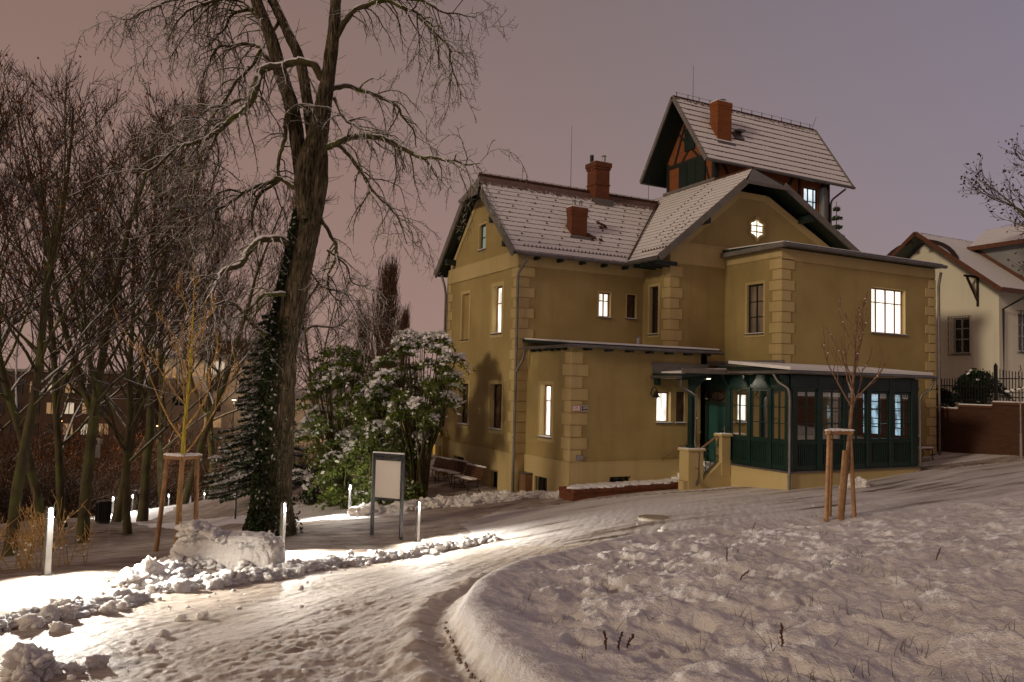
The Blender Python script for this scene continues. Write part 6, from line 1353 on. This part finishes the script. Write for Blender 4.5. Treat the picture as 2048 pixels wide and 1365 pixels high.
def shrub_boughs(rng, c, rx, ry, H_, n, z0, snow=1.0, lean=0):
    out = []; stems = []
    for i in range(n):
        heavy = rng.rand()
        t = (i+.5)/n; ph = i*2.4+rng.rand(); zz = z0+H_*(t**.85); prof = math.sin(math.pi*min(1, (t*.86+.10)))**.55*min(1, .22+1.5*t); k = (.35+.65*rng.rand()**.6)*prof
        x = c[0]+rx*k*math.cos(ph); y = c[1]+ry*k*math.sin(ph); x -= rt[0]*lean*(1-t)**1.5; y -= rt[1]*lean*(1-t)**1.5; r = (.26+.34*rng.rand())*(1-.2*t); out.append((x, y, zz, r, snow*(1.3 if heavy < (.6 if x > c[0] else .3) and t > .3 else .12)))
        P_ = np.array([(c[0]+rng.randn()*.1, c[1]+rng.randn()*.1, z0-.5), (c[0]*.6+x*.4, c[1]*.6+y*.4, z0*.5+zz*.5), (x, y, zz)]); stems.append((P_, np.array([.05, .03, .012])))
    return out, stems
rng = np.random.RandomState(31)
def shrub(px, d, ytop, wpx, n, seed, label, snow=1.0, leaf='leaf_green', per=330, size=.055, asp=1.0, base_y=None, lean=0):
    c = at(px, 950, d); z = ground(c[0], c[1]) if base_y is None else base_y; H_ = at(px, ytop, d)[2]-z; r = wpx*d/1550/2
    b, st = shrub_boughs(np.random.RandomState(seed), c, r, r*asp, H_-.2, n, z+.15, snow, lean)
    return bough_plant('evergreen_shrub', (c[0], c[1], z), b, label, 'shrub', seed, leaf, size, per, stems=st)
shrub(672, 28.5, 694, 185, 76, 41, 'broad green evergreen bush left of the notice board, lightly snowed', .55)
shrub(838, 27.2, 664, 215, 104, 42, 'tall evergreen bush right before the villa gable, heavy with snow', 1.0, lean=1.5)
shrub(752, 26.8, 745, 110, 40, 43, 'snow laden evergreen bush directly behind the notice board', .9)
shrub(690, 27.5, 905, 110, 16, 44, 'low dark evergreen bush at the foot of the tall ones', .3, per=300)
shrub(805, 26.2, 955, 70, 8, 45, 'small low green shrub behind the right post of the notice board', .2, per=260)
for px, d, yt_, w_, sd_, lb in ((625, 30, 930, 90, 46, 'low snowy ground shrub left of the lit bush bollard'), (215*0+430, 58, 870, 90, 47, 'rounded grey green bush by the far path left of the spruce')):
    shrub(px, d, yt_, w_, 12, sd_, lb, .8, 'hedge' if sd_ == 46 else 'needle', per=300)
def spruce(px, d, ytop, label, seed, zb=None, rmax=.23, sn=1.0, layers=30):
    rng = np.random.RandomState(seed); p = at(px, 950, d); z = ground(p[0], p[1]) if zb is None else zb; H_ = at(px, ytop, d)[2]-z; CC = []; NN = []; MI = []; lines = [(np.array([(0, 0, -.3), (0, 0, H_*.5), (0, 0, H_)], float), np.array([.16, .09, .015]))]
    for i in range(layers):
        t = (i+.3)/layers; zz = H_*(.08+.92*t); R_ = H_*rmax*(1-t)**.85+.12; nb_ = 10 if t < .7 else 7
        for j in range(nb_):
            a = j/nb_*6.283+i*1.1+rng.rand()*.5; L_ = R_*(.45+.75*rng.rand()); m_ = int(40+L_*190); s_ = rng.rand(m_)**.75; w_ = (.06+.20*L_*(1-s_)*.8+.03)
            lat = (rng.rand(m_)-.5)*2.6*w_; h_ = -.42*L_*s_**1.2+.14*L_*s_**3; x = s_*L_*math.cos(a)-lat*math.sin(a); y = s_*L_*math.sin(a)+lat*math.cos(a)
            hang = rng.rand(m_)**2*.13; snow = (rng.rand(m_) < sn*(.25+.9*rng.rand())) & (hang < .03)
            CC.append(np.c_[x, y, zz+h_-hang]); NN.append(np.where(snow[:, None], [[0, 0, 2.2]], [[math.cos(a)*.4, math.sin(a)*.4, .7]])); MI.append(snow.astype(int)); lines.append((np.array([(0, 0, zz), (L_*.5*math.cos(a), L_*.5*math.sin(a), zz-.12*L_), (L_*.95*math.cos(a), L_*.95*math.sin(a), zz-.17*L_)]), np.array([.02, .014, .006])))
    t_ = empty('spruce_tree', (p[0], p[1], z), label, 'tree'); C = np.vstack(CC); V, F = quads(C, .075, rng, np.vstack(NN), .8)
    np_mesh('crown', V, F, [MT['needle'], MT['snow']], t_, np.concatenate(MI), smooth=False); tubes_obj('trunk', lines, MT['bark_branch'], t_, nf=lambda r: 6); return t_
spruce(520, 38, 620, 'snow dusted spruce standing left behind the big trunk', 61, rmax=.26)
spruce(1672, 46, 396, 'dark spruce top peeping out right of the tower', 62, zb=0, rmax=.10, sn=.4, layers=26)
# poplar
def poplar(px, d, ytop, wpx, n, seed, label):
    rng = np.random.RandomState(seed); p = at(px, 950, d); z = ground(p[0], p[1]); H_ = at(px, ytop, d)[2]-z; Wd = wpx*d/1550/2; T, TR = limb(rng, (0, 0, -.3), (0, 0, 1), H_*.97, .3, .03, 10, .015); big = [(T, TR)]; small = []
    for i in range(n):
        t = .12+.8*rng.rand(); q, dd, rr = at_line(T, TR, t); a = rng.rand()*6.283; w_ = Wd*(.3+.7*rng.rand())*math.sin(math.pi*min(.98, t*.75+.22)); L_ = min(H_*(1.0-t)*.97, H_*(.16+.2*rng.rand()))
        s_ = np.linspace(0, 1, 8); P_ = np.c_[q[0]+w_*math.cos(a)*(1-np.exp(-3.2*s_)), q[1]+w_*math.sin(a)*(1-np.exp(-3.2*s_)), q[2]+L_*s_]+rng.randn(8, 3)*.03; R_ = np.linspace(.035, .012, 8); small.append((P_, R_))
        for k in range(5):
            q2, d2, r2 = at_line(P_, R_, .2+.75*rng.rand()); small.append(limb(rng, q2, perp(rng, d2, .35, .5), .5+.9*rng.rand(), .014, .009, 3, .05, (0, 0, .8)))
    t_ = empty('poplar_tree', (p[0], p[1], z), label, 'tree', 'bare columnar poplars'); tubes_obj('trunk', big, MT['twig_poplar'], t_); tubes_obj('crown', small, MT['twig_poplar'], t_)
poplar(757, 58, 512, 74, 330, 71, 'tallest bare poplar, rising between the evergreen bushes'); poplar(722, 70, 620, 50, 160, 72, 'short bare poplar left of the tallest poplar'); poplar(795, 66, 610, 44, 150, 73, 'slim bare poplar right of the tallest poplar')
# young staked trees
def young(px, base_y, d, top_y, seed, mat, label, stakes, beams, hb, nb_, up_, tie=True, wrap=False):
    rng = np.random.RandomState(seed); p = at(px, base_y, d); z = ground(p[0], p[1]); H_ = at(px, top_y, d)[2]-z
    T, TR = limb(rng, (0, 0, -.1), (.07, -.03, 1), H_*.97, .062, .010, 14, .02); br = []; sm_ = []
    for i in range(nb_):
        t = hb+(.96-hb)*(i+rng.rand()*.5)/nb_; q, dd, rr = at_line(T, TR, t); a = i*2.4+rng.rand(); ang = math.radians(55-18*t); L_ = H_*(.36*(1-t)+.12)*(.75+.5*rng.rand())
        P_, R_ = limb(rng, q, (math.cos(a)*math.sin(ang), math.sin(a)*math.sin(ang), math.cos(ang)), L_, min(rr*.7, .022), .007, 8, .07, (0, 0, up_)); br.append((P_, R_))
        for k in range(4):
            q2, d2, r2 = at_line(P_, R_, .35+.6*rng.rand()); P2, R2 = limb(rng, q2, perp(rng, d2, .6, .6), L_*.35*(.5+rng.rand()), .010, .006, 4, .07, (0, 0, .8)); br.append((P2, R2))
            sm_.append(P2[-1])
    t_ = empty('young_tree', (p[0], p[1], z), label, 'young tree'); tubes_obj('trunk', [(T, TR)], MT[mat], t_, nf=lambda r: 12); tubes_obj('crown', br, MT[mat if wrap else 'shrub_twig'], t_, nf=lambda r: 6)
    sl = []
    for P_, R_ in br[::3]:
        q, dd, rr = at_line(P_, R_, .1+.4*rng.rand()); sl.append((q[0], q[1], q[2]+rr*.6, .024, .018, .012, 0))
    V, F = heap_mesh(sl, seed, 2, .4); np_mesh('snow_clumps', V, F, MT['snow'], t_)
    if wrap:
        m = MB(); m.tube([(0, 0, .0), (.10, -.04, 1.45)], [.062, .05], 14)
        for i in range(26): m.tube([(.064*math.cos(i*.242*1), .064*math.sin(i*.242), .0), (.10+.053*math.cos(i*.242), -.04+.053*math.sin(i*.242), 1.46)], .008, 5)
        for zz in (.35, .8, 1.2, 1.4): m.tube([(.069*zz, -.028*zz, zz), (.069*zz, -.028*zz, zz+.025)], [.074-.01*zz]*2, 14)
        o = m.build('reed_wrap', MT['stake'], None); o.parent = t_
    st = empty('tree_stake', (p[0], p[1], z), label.replace('young', 'stake frame round the young'), 'tree stake', 'wooden stake frames round the young trees')
    tops = []
    for (sx_, sy_, tx_, ty_) in stakes:
        zb_ = ground(p[0]+sx_, p[1]+sy_)-z-.25; m = MB(); m.tube([(sx_, sy_, zb_), ((sx_+tx_)/2+.006, (sy_+ty_)/2, (zb_+beams)/2), (tx_, ty_, beams)], [.048, .044, .042], 12); o = m.build('stake', MT['stake'], None, smooth=True); o.parent = st; tops.append((tx_, ty_))
    k_ = len(tops)
    for i in range(k_):
        a_, b_ = tops[i], tops[(i+1) % k_]
        if k_ == 3 and wrap and i == 2: pass
        m = MB(); e_ = unit(np.array([b_[0]-a_[0], b_[1]-a_[1]]))*.07; m.beam((a_[0]-e_[0], a_[1]-e_[1], beams+.035+.004*i), (b_[0]+e_[0], b_[1]+e_[1], beams+.035+.004*i), .09, .075); o = m.build('crosspiece', MT['stake'], None, bevel=.012); o.parent = st
    V, F = heap_mesh([(tops[i][0]*(1-s_)+tops[(i+1) % k_][0]*s_, tops[i][1]*(1-s_)+tops[(i+1) % k_][1]*s_, beams+.085, .09, .05, .03, math.atan2(tops[(i+1) % k_][1]-tops[i][1], tops[(i+1) % k_][0]-tops[i][0])) for i in range(k_) for s_ in (0, .2, .4, .6, .8)], seed+3, 3, .35)
    np_mesh('snow_cover', V, F, MT['snow'], st)
    m = MB(); q = [(x, y, beams-.12) for x, y in tops]; m.tube(q+[q[0]], .008, 5); o = m.build('tie_strap', MT['iron'], None); o.parent = st
    return t_
young(352, 1100, 14.8, 560, 81, 'young_bark', 'young yellow barked tree left, with three stakes, behind the snow block', [(-.36, .18, -.22, .12), (-.02, -.22, .02, -.16), (.34, -.02, .30, .02)], 1.72, .38, 13, .9)
young(1681, 1043, 16.5, 600, 82, 'young_brown', 'young brown tree right, reed wrapped with stakes, before the veranda', [(-.35, .08, -.30, .05), (.32, -.10, .22, -.06), (.05, .34, .02, .26)], 1.80, .52, 15, 1.0, wrap=True)
# right edge tree with clinging leaves, bush behind fence, far treetops
tr_ = make_tree('leafy_tree', 7, 'dark tree with clinging dry leaves at the right edge of the picture', 10, .2, first=.42, spread=60, leaves=.8, n1=26, n2=11, n3=8)
p = at(2128, 800, 31); tr_.location = (p[0], p[1], 3.3); k = (at(2128, 30, 31)[2]-3.3)/10; tr_.scale = (k, k, k)
for ch in tr_.children:
    if ch.name.startswith('dry'): ch.data.materials[0] = leaf_mat('dull_brown_leaf', (.035, .02, .012), (.07, .04, .02))
tr2 = make_tree('leafy_tree', 8, 'small treetop with dry leaves above the neighbour roof ridge', 6, .1, first=.3, spread=50, leaves=.5, n1=12, n2=7, n3=5)
p = at(1912, 600, 62); k = (at(1912, 452, 62)[2]-3)/6; tr2.location = (p[0], p[1], 3.0); tr2.scale = (k, k, k)
b, st = shrub_boughs(np.random.RandomState(55), (31.2, 19.4), .75, .75, 1.45, 22, 3.35, 0.15)
bough_plant('evergreen_shrub', (31.2, 19.4, 3.3), b, 'dark rounded bush behind the black iron fence', 'shrub', 55, 'hedge', .06, 420, .2, stems=st)
b, st = shrub_boughs(np.random.RandomState(56), (31.0, 21.0), .5, .7, .8, 9, 3.35, 0.15)
bough_plant('evergreen_shrub', (31.0, 21.0, 3.3), b, 'low dark bush behind the fence next to the villa downpipe', 'shrub', 56, 'hedge', .06, 380, .2, stems=st)
# twiggy shrub in the left foreground
rng = np.random.RandomState(77)
for (px, d, n, hh, lb) in ((35, 11.8, 30, 1.0, 'straw coloured twiggy bush at the left edge beside the nearest bollard'), (110, 12.6, 14, 1.1, 'thin twiggy bush just right behind the nearest bollard')):
    p = at(px, 1140, d); z = ground(p[0], p[1]); ln = []; sn_ = []
    for i in range(n):
        s0 = np.array([rng.randn()*.28, rng.randn()*.2, -.05]); P_, R_ = limb(rng, s0, (rng.randn()*.35, rng.randn()*.3, 1), hh*(.5+.6*rng.rand()), .009, .004, 8, .08, (0, 0, .2)); ln.append((P_, R_))
        for k in range(4):
            q, dd, rr = at_line(P_, R_, .4+.55*rng.rand()); P2, R2 = limb(rng, q, perp(rng, dd, .7, .5), .15+.3*rng.rand(), .006, .004, 5, .12, (0, 0, .4)); ln.append((P2, R2))
            if rng.rand() < .15: sn_.append((q[0], q[1], q[2]+.01, .022, .02, .016, 0))
    t_ = empty('twiggy_shrub', (p[0], p[1], z), lb, 'shrub', 'bare twiggy bushes'); tubes_obj('twigs', ln, MT['shrub_twig'], t_, nf=lambda r: 6); V, F = heap_mesh(sn_, 5, 2, .4); np_mesh('snow_clumps', V, F, MT['snow'], t_)
# grass blades poking through the snow slope, dead stalks
rng = np.random.RandomState(12); Vs = []; Fs = []; b0 = 0; cl = []
for i in range(170):
    r = 4.5+16*rng.rand()**1.1; a = YAW*0+math.radians(62.8-rng.rand()*36); x = r*math.cos(a); y = r*math.sin(a); 
    if sdist(np.array([x]), np.array([y]), CURB)[0] > .25: cl.append((x, y))
for (x, y) in cl:
    z = ground(x, y); k = rng.randint(2, 8); spread = .03+.08*rng.rand()
    for j in range(k):
        gx = x+rng.randn()*spread; gy = y+rng.randn()*spread; h = .05+.09*rng.rand(); P_, R_ = limb(rng, (gx, gy, z-.02), (rng.randn()*.35, rng.randn()*.35, 1), h, .0028, .001, 3, .15); v, f = tube_arrays(P_, R_, 3); Vs.append(v); Fs.append(f+b0); b0 += len(v)
for i in range(26):                       # the thin fringe of blades along the far edge and the near kerb
    t = rng.rand(); x = 7.2+6.5*t; y = float(np.interp(x, CURB[:, 0], CURB[:, 1]))-.12; z = ground(x, y)
    for j in range(4): P_, R_ = limb(rng, (x+rng.randn()*.08, y, z-.02), (rng.randn()*.3, rng.randn()*.3, 1), .06+.06*rng.rand(), .0035, .001, 3, .1); v, f = tube_arrays(P_, R_, 3); Vs.append(v); Fs.append(f+b0); b0 += len(v)
tag(np_mesh('grass', np.vstack(Vs), np.vstack(Fs), MT['grass']), 'thin grass blades poking out of the snowy slope', 'grass', kind='stuff')
ST_ = [(1210, 1325, 4.9, 'dead weed stalk at the lower left of the snow slope'), (1238, 1312, 5.1, 'dead weed stalk just beside the lower left one'), (1252, 1300, 5.2, 'tallest dead weed stalk of the lower left three'), (1452, 1145, 9.8, 'dead curled weed stalk in the middle of the slope'), (1478, 1180, 8.6, 'dead bent weed stalk below the middle one'), (1502, 1072, 13.6, 'lone dead stalk at the far edge of the slope'), (1872, 1130, 9.6, 'dead weed stalk far right on the slope'), (1560, 1335, 4.9, 'dark dead leaf stalk at the bottom edge of the slope')]
for px, py, d, lb in ST_:
    p, dd_ = hit(px, py); z = ground(p[0], p[1]); P_, R_ = limb(rng, (0, 0, -.03), (.15, -.1, 1), .15+.06*rng.rand()+(.06 if d > 12 else 0), .006, .004, 5, .15); ls = [(P_, R_)]
    for k in range(9): q, dd, rr = at_line(P_, R_, .3+.7*k/9); ls.append(limb(rng, q, perp(rng, dd, 1.0, .2), .018, .008, .003, 2, .1))
    o = tubes_obj('weed_stalk', ls, MT['weed'], None, nf=lambda r: 5); o.location = (p[0], p[1], z); tag(o, lb, 'weed stalk', 'dead weed stalks')
# dark gaps of soil and stones under the snowy kerb
m = MB(); rng = np.random.RandomState(3)
for i in range(60):
    t = 3.6+2.6*i/60; y = t; x = float(np.interp(y, CURB[:10, 1], CURB[:10, 0]))-.05+rng.randn()*.006
    if rng.rand() < .45: continue
    z = ground(x, y)+.004; s_ = .012+.018*rng.rand(); m.add([(x-s_*.5, y-s_, z-.01), (x+s_*.5, y-s_*.8, z-.01), (x+s_*.6, y+s_, z-.01), (x-s_*.4, y+s_*1.2, z-.01), (x, y, z+.016)], [(0, 1, 4), (1, 2, 4), (2, 3, 4), (3, 0, 4)])
tag(m.build('soil_crumbs', MT['weed']), 'dark soil showing along the foot of the snowy kerb', 'soil', kind='stuff')
